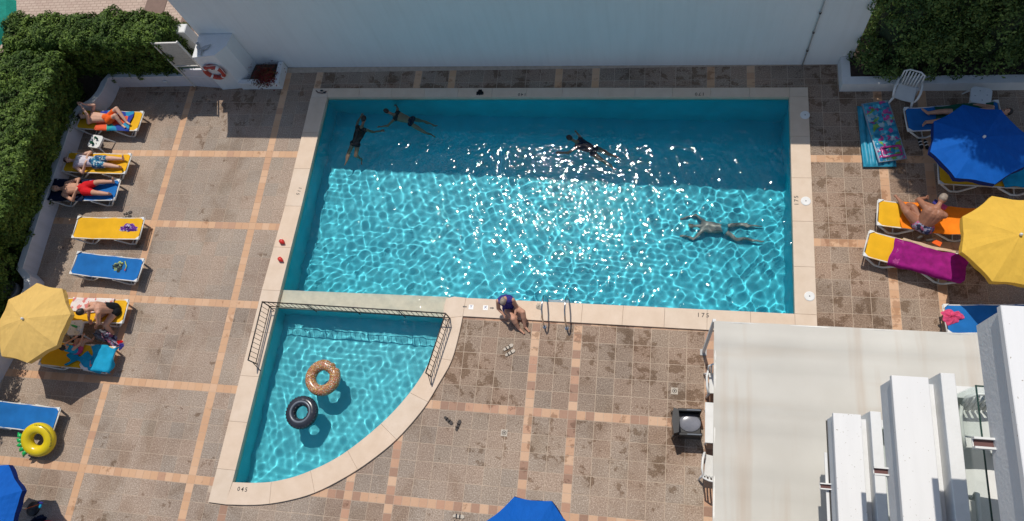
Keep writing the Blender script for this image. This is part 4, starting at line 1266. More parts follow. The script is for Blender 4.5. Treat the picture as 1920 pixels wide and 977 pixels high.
# ================================================================== UMBRELLAS
def umbrella(x, y, Rr, zr, zt, mat, matv, label, rz=0, tilt=(0, 0), name='beach_umbrella', nrib=8):
    t = thing(name, label, 'umbrella', (x, y, 0), 0)
    piv = Matrix.Translation((0, 0, zr)) @ Euler((tilt[0], tilt[1], 0)).to_matrix().to_4x4() @ Matrix.Translation((0, 0, -zr)) @ Matrix.Rotation(rz, 4, 'Z')
    tr = lambda v: tuple(piv @ Vector(v))
    b = MB(); vs = [(0, 0, zt)]; rings = 6; sub = 6; n = nrib * sub
    for i in range(1, rings + 1):
        r = i / rings
        for k in range(n):
            a = 2 * math.pi * k / n; fr = (k % sub) / sub
            flat = math.cos(math.pi / nrib) / math.cos((fr - .5) * 2 * math.pi / nrib)
            sc = 1 + (flat - 1) * 1.0 - .03 * math.sin(math.pi * fr) * r ** 3
            z = zt - (zt - zr) * r ** 1.35 - .035 * math.sin(math.pi * fr) * r * (1.2 - r)
            z += .008 * math.sin(a * 13 + r * 9) * r
            vs.append((Rr * r * sc * math.cos(a), Rr * r * sc * math.sin(a), z))
    fs = [(0, 1 + k, 1 + (k + 1) % n) for k in range(n)]
    for i in range(rings - 1):
        fs += [(1 + i * n + k, 1 + (i + 1) * n + k, 1 + (i + 1) * n + (k + 1) % n, 1 + i * n + (k + 1) % n) for k in range(n)]
    b.add([tr(v) for v in vs], fs); b.build('canopy', M[mat], t)
    # valance
    b = MB(); e = vs[1 + (rings - 1) * n:]
    v2 = [(x_ * 1.0, y_ * 1.0, z_) for x_, y_, z_ in e] + [(x_ * (1.008 + .012 * math.sin(k * 1.7)), y_ * (1.008 + .012 * math.sin(k * 1.7)), z_ - .13) for k, (x_, y_, z_) in enumerate(e)]
    b.add([tr(v) for v in v2], [(k, n + k, n + (k + 1) % n, (k + 1) % n) for k in range(n)]); b.build('valance', M[matv], t)
    for k in range(nrib):
        a = 2 * math.pi * k / nrib
        pts = [(Rr * q * math.cos(a), Rr * q * math.sin(a), zt - (zt - zr) * q ** 1.35 - .02) for q in (0.02, .25, .5, .75, 1.0)]
        b = MB(); b.tube([tr(p) for p in pts], .006, 5); b.build('rib', M['steel'], t)
        p1 = tr((Rr * .5 * math.cos(a), Rr * .5 * math.sin(a), zt - (zt - zr) * .5 ** 1.35 - .02)); p0 = tr((0, 0, zr - .12))
        b = MB(); b.tube([p0, p1], .005, 5); b.build('strut', M['steel'], t)
    b = MB(); b.tube([(0, 0, .12), (0, 0, zr * .55), tr((0, 0, zr)), tr((0, 0, zt + .02))], .019, 10); b.build('pole', M['cream'], t, True)
    b = MB(); b.sphere(tr((0, 0, zt + .03)), (.032, .032, .045), 10, 8); b.build('finial', M['white'], t, True)
    b = MB(); b.lathe((0, 0, 0), [(.17, 0), (.17, .04), (.14, .06), (.04, .07), (.035, .22)], 20); b.build('base', M['iron'], t, True)
    return t
umbrella(-12.30, 1.05, 1.04, 1.52, 1.80, 'umbpale', 'umbpale', 'faded yellow beach umbrella at the left edge above two yellow loungers', R(14))
umbrella(9.50, 6.25, 1.0, 1.38, 1.64, 'umbblue', 'umbnavy', 'bright blue beach umbrella at the right with a white tip', R(12))
umbrella(9.84, 3.94, 1.03, 1.52, 1.80, 'umbyellow', 'umbyellow', 'golden yellow beach umbrella cut by the right picture edge', R(16))
umbrella(-12.0, -3.25, 1.0, 1.52, 1.80, 'umbblue', 'umbnavy', 'blue beach umbrella in the bottom left corner', R(25))
umbrella(.47, -2.86, 1.0, 1.52, 1.80, 'umbblue', 'umbnavy', 'blue beach umbrella cut by the bottom edge near the middle', R(22))

# ================================================================== PLASTIC CHAIRS, STOOLS
def stool(x, y, rz, label, mat='white', w=.40, h=.43, flower=False):
    t = thing('plastic_stool', label, 'stool', (x, y, 0), rz)
    c = .06; q = w / 2
    o8 = [(-q + c, -q), (q - c, -q), (q, -q + c), (q, q - c), (q - c, q), (-q + c, q), (-q, q - c), (-q, -q + c)]
    b = MB(); b.prism(o8, h - .03, h); b.build('top', M[mat], t)
    b = MB(); b.prism([(x_ * .985, y_ * .985) for x_, y_ in o8], h - .07, h - .031); b.build('apron', M[mat], t)
    for sx in (-1, 1):
        for sy in (-1, 1):
            b = MB(); b.tube([(sx * (q - .05), sy * (q - .05), h - .05), (sx * (q + .05), sy * (q + .05), 0)], [.028, .018], 6); b.build('leg', M[mat], t)
    k = 0
    for a in range(0, 360, 60 if flower else 90):
        r_ = .095 if flower else .13
        b = MB(); b.sphere((r_ * math.cos(R(a + 15)), r_ * math.sin(R(a + 15)), h + .0005), (.032 if flower else .022, .014, .003), 8, 6, Matrix.Rotation(R(a + 15), 3, 'Z')); b.build('slot', M['grey' if not flower else 'iron'], t, True)
    return t
stool(-13.30, 6.74, R(-8), 'white plastic stool between the two upper left loungers', flower=True)
for x, y, r_, nm, l_ in ((-13.26, 6.82, .035, 'drinking_glass', 'dark drinking glass on the upper part of the white stool'), (-13.34, 6.66, .045, 'jar', 'greenish jar on the lower part of the white stool')):
    b = MB(); b.lathe((x, y, .435), [(r_ * .8, 0), (r_, .09), (r_ * .85, .09), (r_ * .7, .02)], 12); tag(b.build(nm, M['greencloth'], None, True), l_, nm.replace('drinking_', ''))
stool(10.13, 8.08, R(-12), 'white plastic side table beside the planter at the right', w=.45)
stool(-12.05, 1.22, R(5), 'white plastic stool between the two loungers under the faded umbrella')
b = MB(); b.lathe((-12.0, 1.24, .435), [(.03, 0), (.03, .14), (.012, .19), (.012, .21)], 10); tag(b.build('bottle', M['green'], None, True), 'green bottle on the stool under the faded umbrella', 'bottle')
b = MB(); b.lathe((-11.9, 1.16, .435), [(.03, 0), (.035, .09), (.03, .09), (.025, .02)], 10); tag(b.build('cup', M['white'], None, True), 'white cup on the stool under the faded umbrella', 'cup')
def armchair(x, y, rz, mat, label, z=0, name='plastic_armchair', slats=True, cush=None):
    t = thing(name, label, 'chair', (x, y, z), rz)     # faces -y in its own frame
    b = MB(); vs = []; n = 8
    for i in range(n + 1):
        for j in range(n + 1):
            u, w = i / n - .5, j / n - .5
            vs.append((u * (.46 - .06 * (w + .5)), w * .44, .42 + .02 * (4 * u * u) - .015 * (w + .5) - .01 * math.cos(u * 3)))
    fs = [(i * (n + 1) + j, (i + 1) * (n + 1) + j, (i + 1) * (n + 1) + j + 1, i * (n + 1) + j + 1) for i in range(n) for j in range(n)]
    nv = len(vs); vs += [(a_, c_, d_ - .02) for a_, c_, d_ in vs]; fs += [tuple(reversed([k + nv for k in f])) for f in fs]
    b.add(vs, fs); b.build('seat', M[cush or mat], t, True)
    for k in range(6 if slats else 1):
        xx = (-.155 + k * .062) if slats else 0
        ww = .02 if slats else .19
        b = MB(); b.tube([(xx, .21, .42), (xx * 1.08, .27, .62), (xx * 1.12, .31, .82)], [ww, ww, ww * .95], 6)
        if not slats:
            b = MB(); 
            vs = []
            for i in range(9):
                u = (i / 8 - .5) * 2
                for j in range(6):
                    w = j / 5; vs.append((u * (.22 + .02 * w), .22 + .07 * w + (-.05 * u * u), .42 + .40 * w))
            f2 = [(i * 6 + j, (i + 1) * 6 + j, (i + 1) * 6 + j + 1, i * 6 + j + 1) for i in range(8) for j in range(5)]
            nv = len(vs); vs += [(a_, c_ + .02, d_) for a_, c_, d_ in vs]; f2 += [tuple(reversed([q + nv for q in f])) for f in f2]
            b.add(vs, f2)
        b.build('back_slat' if slats else 'backrest', M[mat], t, True)
    b = MB(); b.tube([(-.235, .22, .64), (-.23, .30, .80), (-.12, .33, .85), (.12, .33, .85), (.23, .30, .80), (.235, .22, .64)], .02, 8); b.build('back_frame', M[mat], t, True)
    for s in (-1, 1):
        b = MB(); b.tube([(s * .235, .24, .66), (s * .275, .1, .655), (s * .285, -.1, .645), (s * .27, -.22, .61), (s * .25, -.24, .5), (s * .24, -.2, .42)], [.02, .025, .028, .026, .02, .02], 8); b.build('arm', M[mat], t, True)
        for yy, dy in ((-.19, -.06), (.2, .09)):
            b = MB(); b.tube([(s * .21, yy, .42), (s * .25, yy + dy * .6, .2), (s * .275, yy + dy, 0)], [.032, .026, .02], 7); b.build('leg', M[mat], t, True)
    return t
armchair(8.50, 8.18, R(-20), 'white', 'white plastic armchair with slatted back in front of the conifers')
bc = thing('black_armchair', 'boxy glossy black armchair beside the awning edge', 'chair', (3.52, -.05, 0), R(2))
b = MB(); b.box((-.27, -.22, .30), (.27, .22, .40), bev=.01); b.build('seat', M['black'], bc)
b = MB(); b.sphere((.05, 0, .40), (.235, .19, .03), 24, 8); b.build('cushion', M['glossgrey'], bc, True)  # grey disc whose colour stands for the sky reflected in the black seat
b = MB(); b.prism([(-.30, -.27), (-.20, -.24), (-.18, 0), (-.20, .24), (-.30, .27), (-.34, 0)], .30, .74); b.f = b.f; b.build('backrest', M['black'], bc)
for s_ in (-1, 1):
    b = MB(); b.box((-.20, s_ * .225 if s_ > 0 else -.285, .06), (.29, .285 if s_ > 0 else -.225, .60), bev=.012); b.build('arm', M['black'], bc)
    b = MB(); b.box((-.02, s_ * .255 - .012, .601), (.27, s_ * .255 + .012, .606)); b.build('arm_highlight', M['greylight'], bc)  # pale strip painting the highlight along the arm top
    for x in (-.30, .26):
        b = MB(); b.tube([(x, s_ * .26, .3), (x * 1.05, s_ * .28, 0)], .018, 6); b.build('leg', M['black'], bc)
# table under awning
tb = thing('white_table', 'white table poking out from under the awning edge', 'table', (4.30, -.05, 0))
b = MB(); b.box((-.44, -.42, .70), (.44, .42, .73), bev=.006); b.build('table_top', M['white'], tb)
for sx in (-1, 1):
    for sy in (-1, 1):
        b = MB(); b.tube([(sx * .38, sy * .36, .7), (sx * .38, sy * .36, 0)], .022, 8); b.build('leg', M['white'], tb)
armchair(4.10, -.92, R(172), 'white', 'white plastic armchair half hidden under the awning below the table')
armchair(4.18, .86, R(5), 'white', 'white plastic armchair half hidden under the awning above the table')

# floor items
def small_drain(x, y, label):
    t = thing('floor_drain', label, 'drain', (x, y, .003))
    b = MB(); b.box((-.075, -.075, 0), (.075, .075, .004)); b.build('plate', M['sandal'], t)
    b = MB(); b.torus((0, 0, .005), .045, .006, 20, 6); b.build('ring', M['flipflop'], t, True)
    b = MB(); b.lathe((0, 0, .004), [(.02, 0), (.02, .003)], 12); b.build('hole', M['flipflop'], t)
small_drain(3.25, .70, 'small square floor drain between ladder and awning')
small_drain(-.52, -.52, 'small square floor drain in the lower middle of the paving')
def sandals(x, y, a, spread, label, sole, strap, ang2=0):
    t = thing('sandals', label, 'sandals', (x, y, .002), a)
    for s, da in ((-1, 0), (1, ang2)):
        c, sn = math.cos(da), math.sin(da)
        pts = [(-.12, -.03), (.02, -.038), (.10, -.045), (.135, -.02), (.13, .02), (.09, .04), (0, .03), (-.11, .03), (-.135, 0)]
        pts = [(px * c - py * sn + (.03 if s > 0 else 0), px * sn + py * c + s * spread) for px, py in pts]
        b = MB(); b.prism(pts, 0, .022); b.build('sole', M[sole], t)
        for fx in (.03, -.05):
            cx_, cy_ = fx * c + (.03 if s > 0 else 0), fx * sn + s * spread
            b = MB(); b.tube([(cx_ - sn * -.04, cy_ + c * -.04, .02), (cx_, cy_, .055), (cx_ - sn * .04, cy_ + c * .04, .02)], .011, 6); b.build('strap', M[strap], t)
    return t
sandals(-.61, 1.40, R(35), .07, 'pair of pale sandals with dark straps below the sitting woman', 'sandal', 'flipflop')
sandals(-1.74, -.40, R(75), .13, 'pair of dark sandals kicked off near the curved coping', 'flipflop', 'flipflop', R(-110))
sandals(-1.38, -2.47, R(0), .07, 'pair of white and navy sandals at the bottom edge by the blue umbrella', 'sandal', 'navy')
sandals(8.92, 7.02, R(-80), .06, 'pair of black sandals with white stripe under the blue umbrella edge', 'black', 'white')
sandals(-11.9, 4.62, R(20), .06, 'pair of dark sandals on the tiles below the red shorts lounger', 'flipflop', 'sandal')
for x, y, sm, l_ in ((-6.96, 3.93, 1, 'upper small red and white ball like cone on the left coping'), (-6.89, 3.43, .9, 'lower small red cone tipped on the left coping')):
    t = thing('toy_cone', l_, 'toy', (x, y, CT))
    b = MB(); b.tube([(-.05, .04, .05), (.0, 0, .055), (.08, -.05, .05)], [.06 * sm, .068 * sm, .01], 12); b.build('cone', M['red'], t, True)
    if sm == 1: b = MB(); b.sphere((-.03, .05, .075), (.04, .035, .03)); b.build('stripe', M['white'], t, True)
t = thing('goggles', 'dark swimming goggles on the top left corner of the coping', 'goggles', (-6.82, 8.60, CT))
b = MB(); b.tube([(-.16, .04, .01), (-.08, -.03, .012), (.05, -.05, .012), (.14, -.03, .01), (.16, .02, .012)], .014, 6); b.build('strap', M['hairred'], t, True)
b = MB(); b.sphere((.12, -.03, .02), (.045, .03, .02)); b.sphere((.02, .03, .02), (.05, .025, .02)); b.build('lens', M['black'], t, True)
heap('dark_cloth', 'small black cloth on the top coping', 'darkcloth', -2.13, 8.53, CT, .10, .09, .05, 3)
heap('net_bag', 'small grey mesh bag on the coping beside the ladder', 'sandal', .02, 2.50, CT, .06, .09, .05, 5, cat='bag', rz=.5)

# inflatable mattresses
mt = thing('air_mattress', 'upper clear pink and green flowered air mattress by the right coping', 'air mattress', (8.02, 7.28, .16), R(-80))
def mattress(t, L, W, mat, tub, edge, extra):
    b = MB(); n, m = 48, 30; vs = []
    for i in range(n + 1):
        for j in range(m + 1):
            u, w = i / n, j / m
            q = abs(math.sin(math.pi * u * tub)) ** .5 * (abs(math.sin(math.pi * w * 3)) ** .35 * .4 + .6) if extra else abs(math.sin(math.pi * w * tub)) ** .5
            ed = min(1, min(u, 1 - u, w, 1 - w) * 16) ** .5
            vs.append(((u - .5) * L, (w - .5) * W * (1 - .05 * math.cos(2 * math.pi * u)), .015 + .055 * q * ed))
    fs = [(i * (m + 1) + j, (i + 1) * (m + 1) + j, (i + 1) * (m + 1) + j + 1, i * (m + 1) + j + 1) for i in range(n) for j in range(m)]
    nv = len(vs); vs += [(x_, y_, -.6 * z_) for x_, y_, z_ in vs]; fs += [tuple(reversed([k + nv for k in f])) for f in fs]
    b.add(vs, fs); b.build('panel', M[mat], t, True)
    r = [(-L / 2, -W / 2, 0), (L / 2, -W / 2, 0), (L / 2, W / 2, 0), (-L / 2, W / 2, 0)]
    b = MB(); b.tube(r, .025, 8, closed=True); b.build('edge_tube', M[edge], t, True)
M['matprint'].node_tree.nodes['Principled BSDF'].inputs['Roughness'].default_value = .3
M['blue_clear'] = simple('clear_blue_vinyl', (.02, .28, .42), .5, .2, 6)
M['clear'] = simple('clear_vinyl', (.30, .38, .46), .4, .2, 6)
mattress(mt, 1.62, .60, 'matprint', 9, 'clear', True)
b = MB(); b.tube([(.48, -.20, .075), (.72, -.22, .07), (.72, .22, .07), (.48, .20, .075)], .03, 8, closed=True); b.build('pillow_border', simple('magenta_vinyl', (.45, .04, .22), .2), mt, True)
mt2 = thing('air_mattress', 'lower turquoise air mattress under the flowered one', 'air mattress', (7.88, 7.20, .055), R(-89))
mattress(mt2, 1.66, .70, 'blue_clear', 5, 'blue_clear', False)

# ================================================================== AWNING
aw = thing('awning', 'large beige fabric awning stretched over the terrace at the lower right', 'awning')
AW = [(3.86, 1.60), (8.9, 1.61), (8.9, -7.5), (3.80, -7.5)]
n, m = 60, 80; vs = []
for i in range(n + 1):
    for j in range(m + 1):
        u, w = i / n, j / m
        x = (3.86 - .02 * w) + (8.9 - 3.86) * u; y = 1.60 - 9.1 * w
        z = 2.70
        for yb in (1.26, .82, -.35, -1.5): z += .018 * math.exp(-((y - yb) / .035) ** 2)
        z -= .03 * abs(math.sin((y - 1.26) * 2.7)) + .006 * math.sin(x * 5 + 1.3 * math.sin(y * 3))
        vs.append((x, y, z))
fs = [(i * (m + 1) + j, i * (m + 1) + j + 1, (i + 1) * (m + 1) + j + 1, (i + 1) * (m + 1) + j) for i in range(n) for j in range(m)]
nv = len(vs); vs += [(x_, y_, z_ - .012) for x_, y_, z_ in vs]; fs += [tuple(reversed([k + nv for k in f])) for f in fs]
b = MB(); b.add(vs, fs); b.build('fabric', M['awning'], aw, True)
b = MB(); b.tube([(3.88, 1.58, 2.655), (8.9, 1.58, 2.655)], .024, 8); b.build('edge_bar', M['cream'], aw, True)
b = MB(); b.tube([(3.89, 1.58, 2.655), (3.84, -7.5, 2.655)], .024, 8); b.build('edge_bar', M['cream'], aw, True)
for yb in (1.26, .82, -.35, -1.5, -3):
    b = MB(); b.tube([(3.9, yb, 2.65), (8.9, yb, 2.65)], .02, 8); b.build('cross_bar', M['whitepaint'], aw, True)
for y in (1.62, -2.2, -6):
    b = MB(); b.box((3.84, y - .03, 0), (3.90, y + .03, 2.64)); b.build('post', M['whitepaint'], aw)
for y in (1.62, -2.2):
    b = MB(); b.box((3.80, y - .07, 0), (3.94, y + .07, .015)); b.build('post_foot', M['grey'], aw)

# ================================================================== APARTMENT BUILDING WITH BALCONIES
ab = thing('apartment_building', 'white apartment building with stacked balconies at the lower right', 'building')
b = MB(); b.box((8.0, -9, 0), (10.5, -.3, 14)); b.build('facade', M['plaster'], ab)
def balcony(h, first):
    bal = thing('balcony', None, None); del_keys = [k for k in ('label', 'category') if k in bal]
    bal.parent = ab
    x0, ye, y1 = 5.48, -.36, -9.0
    t = .035
    b = MB(); b.box((x0 - .03, y1, h - .07), (5.85, ye, h), bev=.006); b.build('ledge', M['beam'], bal)
    b = MB(); b.box((x0, y1, h - .55), (5.83, ye - .02, h - .072)); b.build('outer_wall', M['plaster'], bal)
    b = MB(); b.box((5.832, y1, h - .60), (5.975, ye - .03, h - .22)); b.build('gutter', M['plaster'], bal)
    b = MB(); b.box((5.978, y1, h - .62), (6.13, ye + .06, h + .02), bev=.006); b.build('inner_wall', M['whitepaint'], bal)
    b = MB(); b.box((6.133, y1, h - 1.05), (8.0, ye + .02, h - .85)); b.build('floor_slab', M['whitepaint'], bal)
    b = MB(); b.box((5.95, y1, h - 1.05), (6.13, ye - .10, h - .622)); b.build('floor_beam', M['plaster'], bal)
    b = MB(); b.box((6.133, ye - .12, h - .848), (8.0, ye + .02, h - .45)); b.build('end_wall', M['whitepaint'], bal)
    b = MB(); b.box((6.165, y1, h - .80), (6.175, ye - .15, h + .42)); b.build('glass_panel', M['glass'], bal)
    b = MB(); b.box((6.162, y1, h + .421), (6.178, ye - .15, h + .432)); b.build('glass_edge', M['glassedge'], bal)
    b = MB(); b.box((6.18, ye - .165, h - .80), (7.9, ye - .155, h + .42)); b.build('glass_panel', M['glass'], bal)
    b = MB(); b.box((6.18, ye - .168, h + .421), (7.9, ye - .152, h + .432)); b.build('glass_edge', M['glassedge'], bal)
    # rain spout: open trough sticking out of the outer wall
    ys_, zz = -1.42, h - .62 + .10
    b = MB()
    b.box((x0 - .16, ys_ - .048, zz), (x0 - .001, ys_ + .048, zz + .012)); b.box((x0 - .16, ys_ - .048, zz + .012), (x0 - .001, ys_ - .030, zz + .06)); b.box((x0 - .16, ys_ + .030, zz + .012), (x0 - .001, ys_ + .048, zz + .06))
    b.build('spout', M['white'], bal)
    b = MB(); b.box((x0 - .15, ys_ - .029, zz + .013), (x0 - .002, ys_ + .029, zz + .02)); b.build('spout_lining', M['rust'], bal)
    return bal
for i, h in enumerate((4.7, 7.5, 10.3)):
    bb_ = balcony(h, i == 0)
    if i == 0: lowest = bb_
ca = armchair(6.50, -.84, R(4), 'white', 'white plastic armchair on the middle balcony behind the glass', z=6.652)
ca2 = armchair(6.58, -1.85, R(176), 'white', 'second white plastic armchair on the middle balcony, in the shade', z=6.652)
armchair(6.65, -2.6, R(95), 'white', 'white plastic armchair on the lowest balcony in the shade', z=3.852)
b = MB(); b.box((5.415, -9, 4.15), (5.479, -.9, 4.17)); b.build('drip_edge', M['whitepaint'], lowest)
cb = thing('black_line', 'thin black line running along the foot of the lowest balcony parapet', 'black_line', (5.466, -.4, 4.185))
b = MB(); b.tube([(0, 0, 0), (0, -3, 0), (0, -8.6, 0)], .010, 6); b.build('thin_tube', M['iron'], cb)  # thin black tube drawn along the parapet foot

# ================================================================== THINGS OUTSIDE AT TOP LEFT
tl = thing('market_parasol', 'teal canvas shelter in the far top left corner', 'shelter', (-17.3, 9.9, 0))
b = MB(); b.tube([(0, 0, 0), (0, 0, 2.0)], .03, 8); b.build('pole', M['cream'], tl)
b = MB(); b.lathe((0, 0, 1.7), [(1.3, 0), (1.1, .18), (.6, .36), (.1, .5)], 8); b.build('canopy', M['teal'], tl)
t2 = thing('lounger_cushion', 'blue and white striped lounger cushion at the far left edge', 'cushion', (-16.95, 8.9, 0), R(-60))
b = MB(); b.box((-.5, -.3, .3), (.5, .05, .42), bev=.03); b.build('cushion', M['blue'], t2)
b = MB(); b.box((-.5, .053, .3), (.5, .14, .43), bev=.02); b.build('stripe', M['white'], t2)
b = MB(); b.box((-.45, -.25, 0), (.45, .1, .299)); b.build('base', M['grey'], t2)

# ================================================================== PEOPLE
def remesh(mb, name, mat, parent, vox=.0095, smooth_it=3):
    o = mb.build(name, mat)
    m = o.modifiers.new('r', 'REMESH'); m.mode = 'VOXEL'; m.voxel_size = vox; m.use_smooth_shade = True
    s = o.modifiers.new('s', 'SMOOTH'); s.iterations = smooth_it; s.factor = .5
    bpy.context.view_layer.update()
    me = bpy.data.meshes.new_from_object(o.evaluated_get(bpy.context.evaluated_depsgraph_get()))
    me.polygons.foreach_set('use_smooth', [True] * len(me.polygons))
    bpy.data.objects.remove(o)
    me.name = name
    me.materials.clear(); me.materials.append(mat)
    n = bpy.data.objects.new(name, me); COL.objects.link(n); n.parent = parent
    return n
def V(*a): return Vector(a)
def frame(fwd, up):
    f = fwd.normalized(); s = f.cross(up).normalized(); u = s.cross(f)
    return f, s, u
def person(label, J, loc=(0, 0, 0), rz=0, sc=1.0, skin='skin', hair='hair', wear=(), fat=1.0, face=None, hair_len=0, rec=False, curl=.5):
    """J: head, neck, chest, pelvis, and (L,R) pairs sh, el, wr, hip, kn, an, toe"""
    t = thing('person', label, 'person', loc, rz)
    J = {k: ([Vector(q) for q in v] if isinstance(v, list) else Vector(v)) for k, v in J.items()}
    g = fat * sc * 1.12
    def torso(mb, e=0, top=True):
        ch, pe, ne = J['chest'], J['pelvis'], J['neck']
        sh, hp = J['sh'], J['hip']
        mb.cap(sh[0].lerp(ch, .25), sh[1].lerp(ch, .25), .068 * g + e, .068 * g + e)
        for s_ in (0, 1):
            mb.cap(ch.lerp(sh[s_], .42), pe.lerp(hp[s_], .55) .lerp(ch, .22), .098 * g + e, .088 * g + e)
        mb.cap(ch, pe, .100 * g + e, .10 * g + e)
        mb.cap(hp[0], hp[1], .092 * g + e, .092 * g + e)
    b = MB(); torso(b)
    b.cap(J['neck'], J['head'], .052 * sc, .048 * sc)
    b.cap(J['chest'].lerp(J['neck'], .6), J['neck'], .075 * g, .055 * sc)
    up = (J['head'] - J['neck']).normalized()
    f = Vector(face) if face else Vector((0, 0, 1))
    f = (f - up * f.dot(up)).normalized(); s = up.cross(f)
    rm = Matrix((s, f, up)).transposed()
    hd = J['head'] + up * .055 * sc
    b.sphere(hd, (.074 * sc, .092 * sc, .110 * sc), 16, 12, rm)
    b.sphere(hd + f * .035 * sc - up * .055 * sc, (.05 * sc, .05 * sc, .05 * sc), 12, 8, rm)
    b.sphere(hd + f * .098 * sc - up * .012 * sc, (.013 * sc, .017 * sc, .024 * sc), 8, 6, rm)      # nose
    for q in (-1, 1): b.sphere(hd + s * q * .076 * sc - f * .005 * sc - up * .01 * sc, (.012 * sc, .02 * sc, .030 * sc), 8, 6, rm)
    for i in (0, 1):
        sh, el, wr = J['sh'][i], J['el'][i], J['wr'][i]
        b.cap(sh, el, .052 * g, .042 * g); b.cap(el, wr, .042 * g, .029 * sc)
        hdn = J['hd'][i].normalized() if 'hd' in J else (wr - el).normalized()
        pal = J['palm'][i].normalized() if 'palm' in J else Vector((0, 0, -1))
        side = hdn.cross(pal)
        if side.length < .1: side = hdn.cross(Vector((0, 1, 0)))
        side.normalize(); pal = side.cross(hdn).normalized() * -1 if side.cross(hdn).dot(pal) < 0 else side.cross(hdn).normalized()
        p0 = wr + hdn * .05 * sc
        for q in (-.6, .6): b.cap(wr + side * q * .012 * sc, wr + hdn * .085 * sc + side * q * .03 * sc, .019 * sc, .017 * sc, 8)
        for q, ln in ((-1.5, .058), (-.5, .072), (.5, .078), (1.5, .068)):
            a0 = wr + hdn * .09 * sc + side * q * .0215 * sc
            a1 = a0 + (hdn * (1 - curl * .3) + pal * curl * .35 + side * q * .12).normalized() * ln * .5 * sc
            a2 = a1 + (hdn * (1 - curl) + pal * curl).normalized() * ln * .5 * sc
            b.cap(a0, a1, .0105 * sc, .0098 * sc, 7); b.cap(a1, a2, .0098 * sc, .009 * sc, 7)
        th0 = wr + hdn * .03 * sc + side * (1 if i else -1) * .026 * sc
        th1 = th0 + (hdn * .8 + side * (1 if i else -1) * .75 + pal * .3).normalized() * .036 * sc
        b.cap(th0, th1, .013 * sc, .011 * sc, 7); b.cap(th1, th1 + (hdn + pal * .3).normalized() * .028 * sc, .011 * sc, .0095 * sc, 7)
        hp, kn, an, toe = J['hip'][i], J['kn'][i], J['an'][i], J['toe'][i]
        b.cap(hp, kn, .088 * g, .060 * g); b.cap(kn, kn.lerp(an, .35), .058 * g, .058 * g); b.cap(kn.lerp(an, .3), an, .057 * g, .038 * sc)
        d = (toe - an).normalized()
        hl = an - d * .035 * sc
        b.cap(hl, an + d * .02 * sc, .036 * sc, .036 * sc); b.cap(an, toe, .036 * sc, .026 * sc)
        s2 = d.cross(kn - an).normalized()
        for q in range(5):
            tp = toe + s2 * (q - 2) * .014 * sc
            b.cap(tp, tp + d * (.030 - .003 * q) * sc, .0105 * sc, .0095 * sc, 6)
    bodyo = remesh(b, 'body', M[skin], t)
    outs = [bodyo]
    # hair
    if hair:
        h = MB(); h.sphere(hd + up * .032 * sc - f * .020 * sc, (.090 * sc, .098 * sc, .112 * sc), 16, 12, rm)
        h.v = [tuple(Vector(v) + (Vector(v) - hd) * .03 * math.sin(37 * v[0] + 53 * v[1] + 41 * v[2])) for v in h.v]
        if hair_len: 
            h.cap(hd - f * .07 * sc, hd - f * .085 * sc - up * hair_len, .06 * sc, .04 * sc)
        outs.append(remesh(h, 'hair', M[hair], t, .011, 2))
    e = MB()
    for q in (-1, 1): e.sphere(hd + s * q * .03 * sc + f * .086 * sc + up * .01 * sc, .009 * sc, 8, 6)
    outs.append(e.build('eyes', M['marking'], t, True))
    e = MB(); e.cap(hd + s * .02 * sc + f * .083 * sc - up * .062 * sc, hd - s * .02 * sc + f * .083 * sc - up * .062 * sc, .006 * sc, .006 * sc, 6); outs.append(e.build('mouth', M['hairred'], t, True))
    for w in wear:
        kind, mat = w[0], w[1]
        c = MB()
        if kind == 'shorts':
            ln = w[2] if len(w) > 2 else .62
            c.cap(J['hip'][0], J['hip'][1], .112 * g, .112 * g); c.cap(J['pelvis'], J['pelvis'].lerp(J['chest'], .18), .118 * g, .114 * g)
            for i in (0, 1): c.cap(J['hip'][i], J['hip'][i].lerp(J['kn'][i], ln - .14), .108 * g, .100 * sc)
        elif kind == 'vest':
            torso(c, .012)
        elif kind == 'swimsuit':
            torso(c, .011)
        elif kind == 'top':
            c.cap(J['chest'].lerp(J['sh'][0], .5), J['chest'].lerp(J['sh'][1], .5), .108 * g, .108 * g)
        elif kind == 'low_swimsuit':
            c.cap(J['hip'][0], J['hip'][1], .112 * g, .112 * g); c.cap(J['pelvis'], J['pelvis'].lerp(J['chest'], .55), .122 * g, .118 * g)
        elif kind == 'briefs':
            c.cap(J['hip'][0], J['hip'][1], .108 * g, .108 * g); c.cap(J['pelvis'], J['pelvis'].lerp(J['chest'], .1), .112 * g, .11 * g)
        outs.append(remesh(c, {'top': 'bikini_top'}.get(kind, kind), M[mat], t, .011, 2))
    if rec:
        for o in outs: receivers.append(o)
    return t
def lie(z=.1, arms='side', legs='straight', h=1.0, spread=.13):
    """lying on the back, head towards -x"""
    J = dict(head=(-.80, 0, z + .05), neck=(-.68, 0, z + .02), chest=(-.45, 0, z + .02), pelvis=(0, 0, z),
             sh=[(-.60, .175, z), (-.60, -.175, z)], hip=[(.05, .085, z - .01), (.05, -.085, z - .01)],
             kn=[(.46, spread, z + .03), (.46, -spread, z + .03)], an=[(.86, spread + .02, z - .03), (.86, -spread - .02, z - .03)],
             toe=[(.92, spread + .06, z + .10), (.92, -spread - .06, z + .10)])
    return J
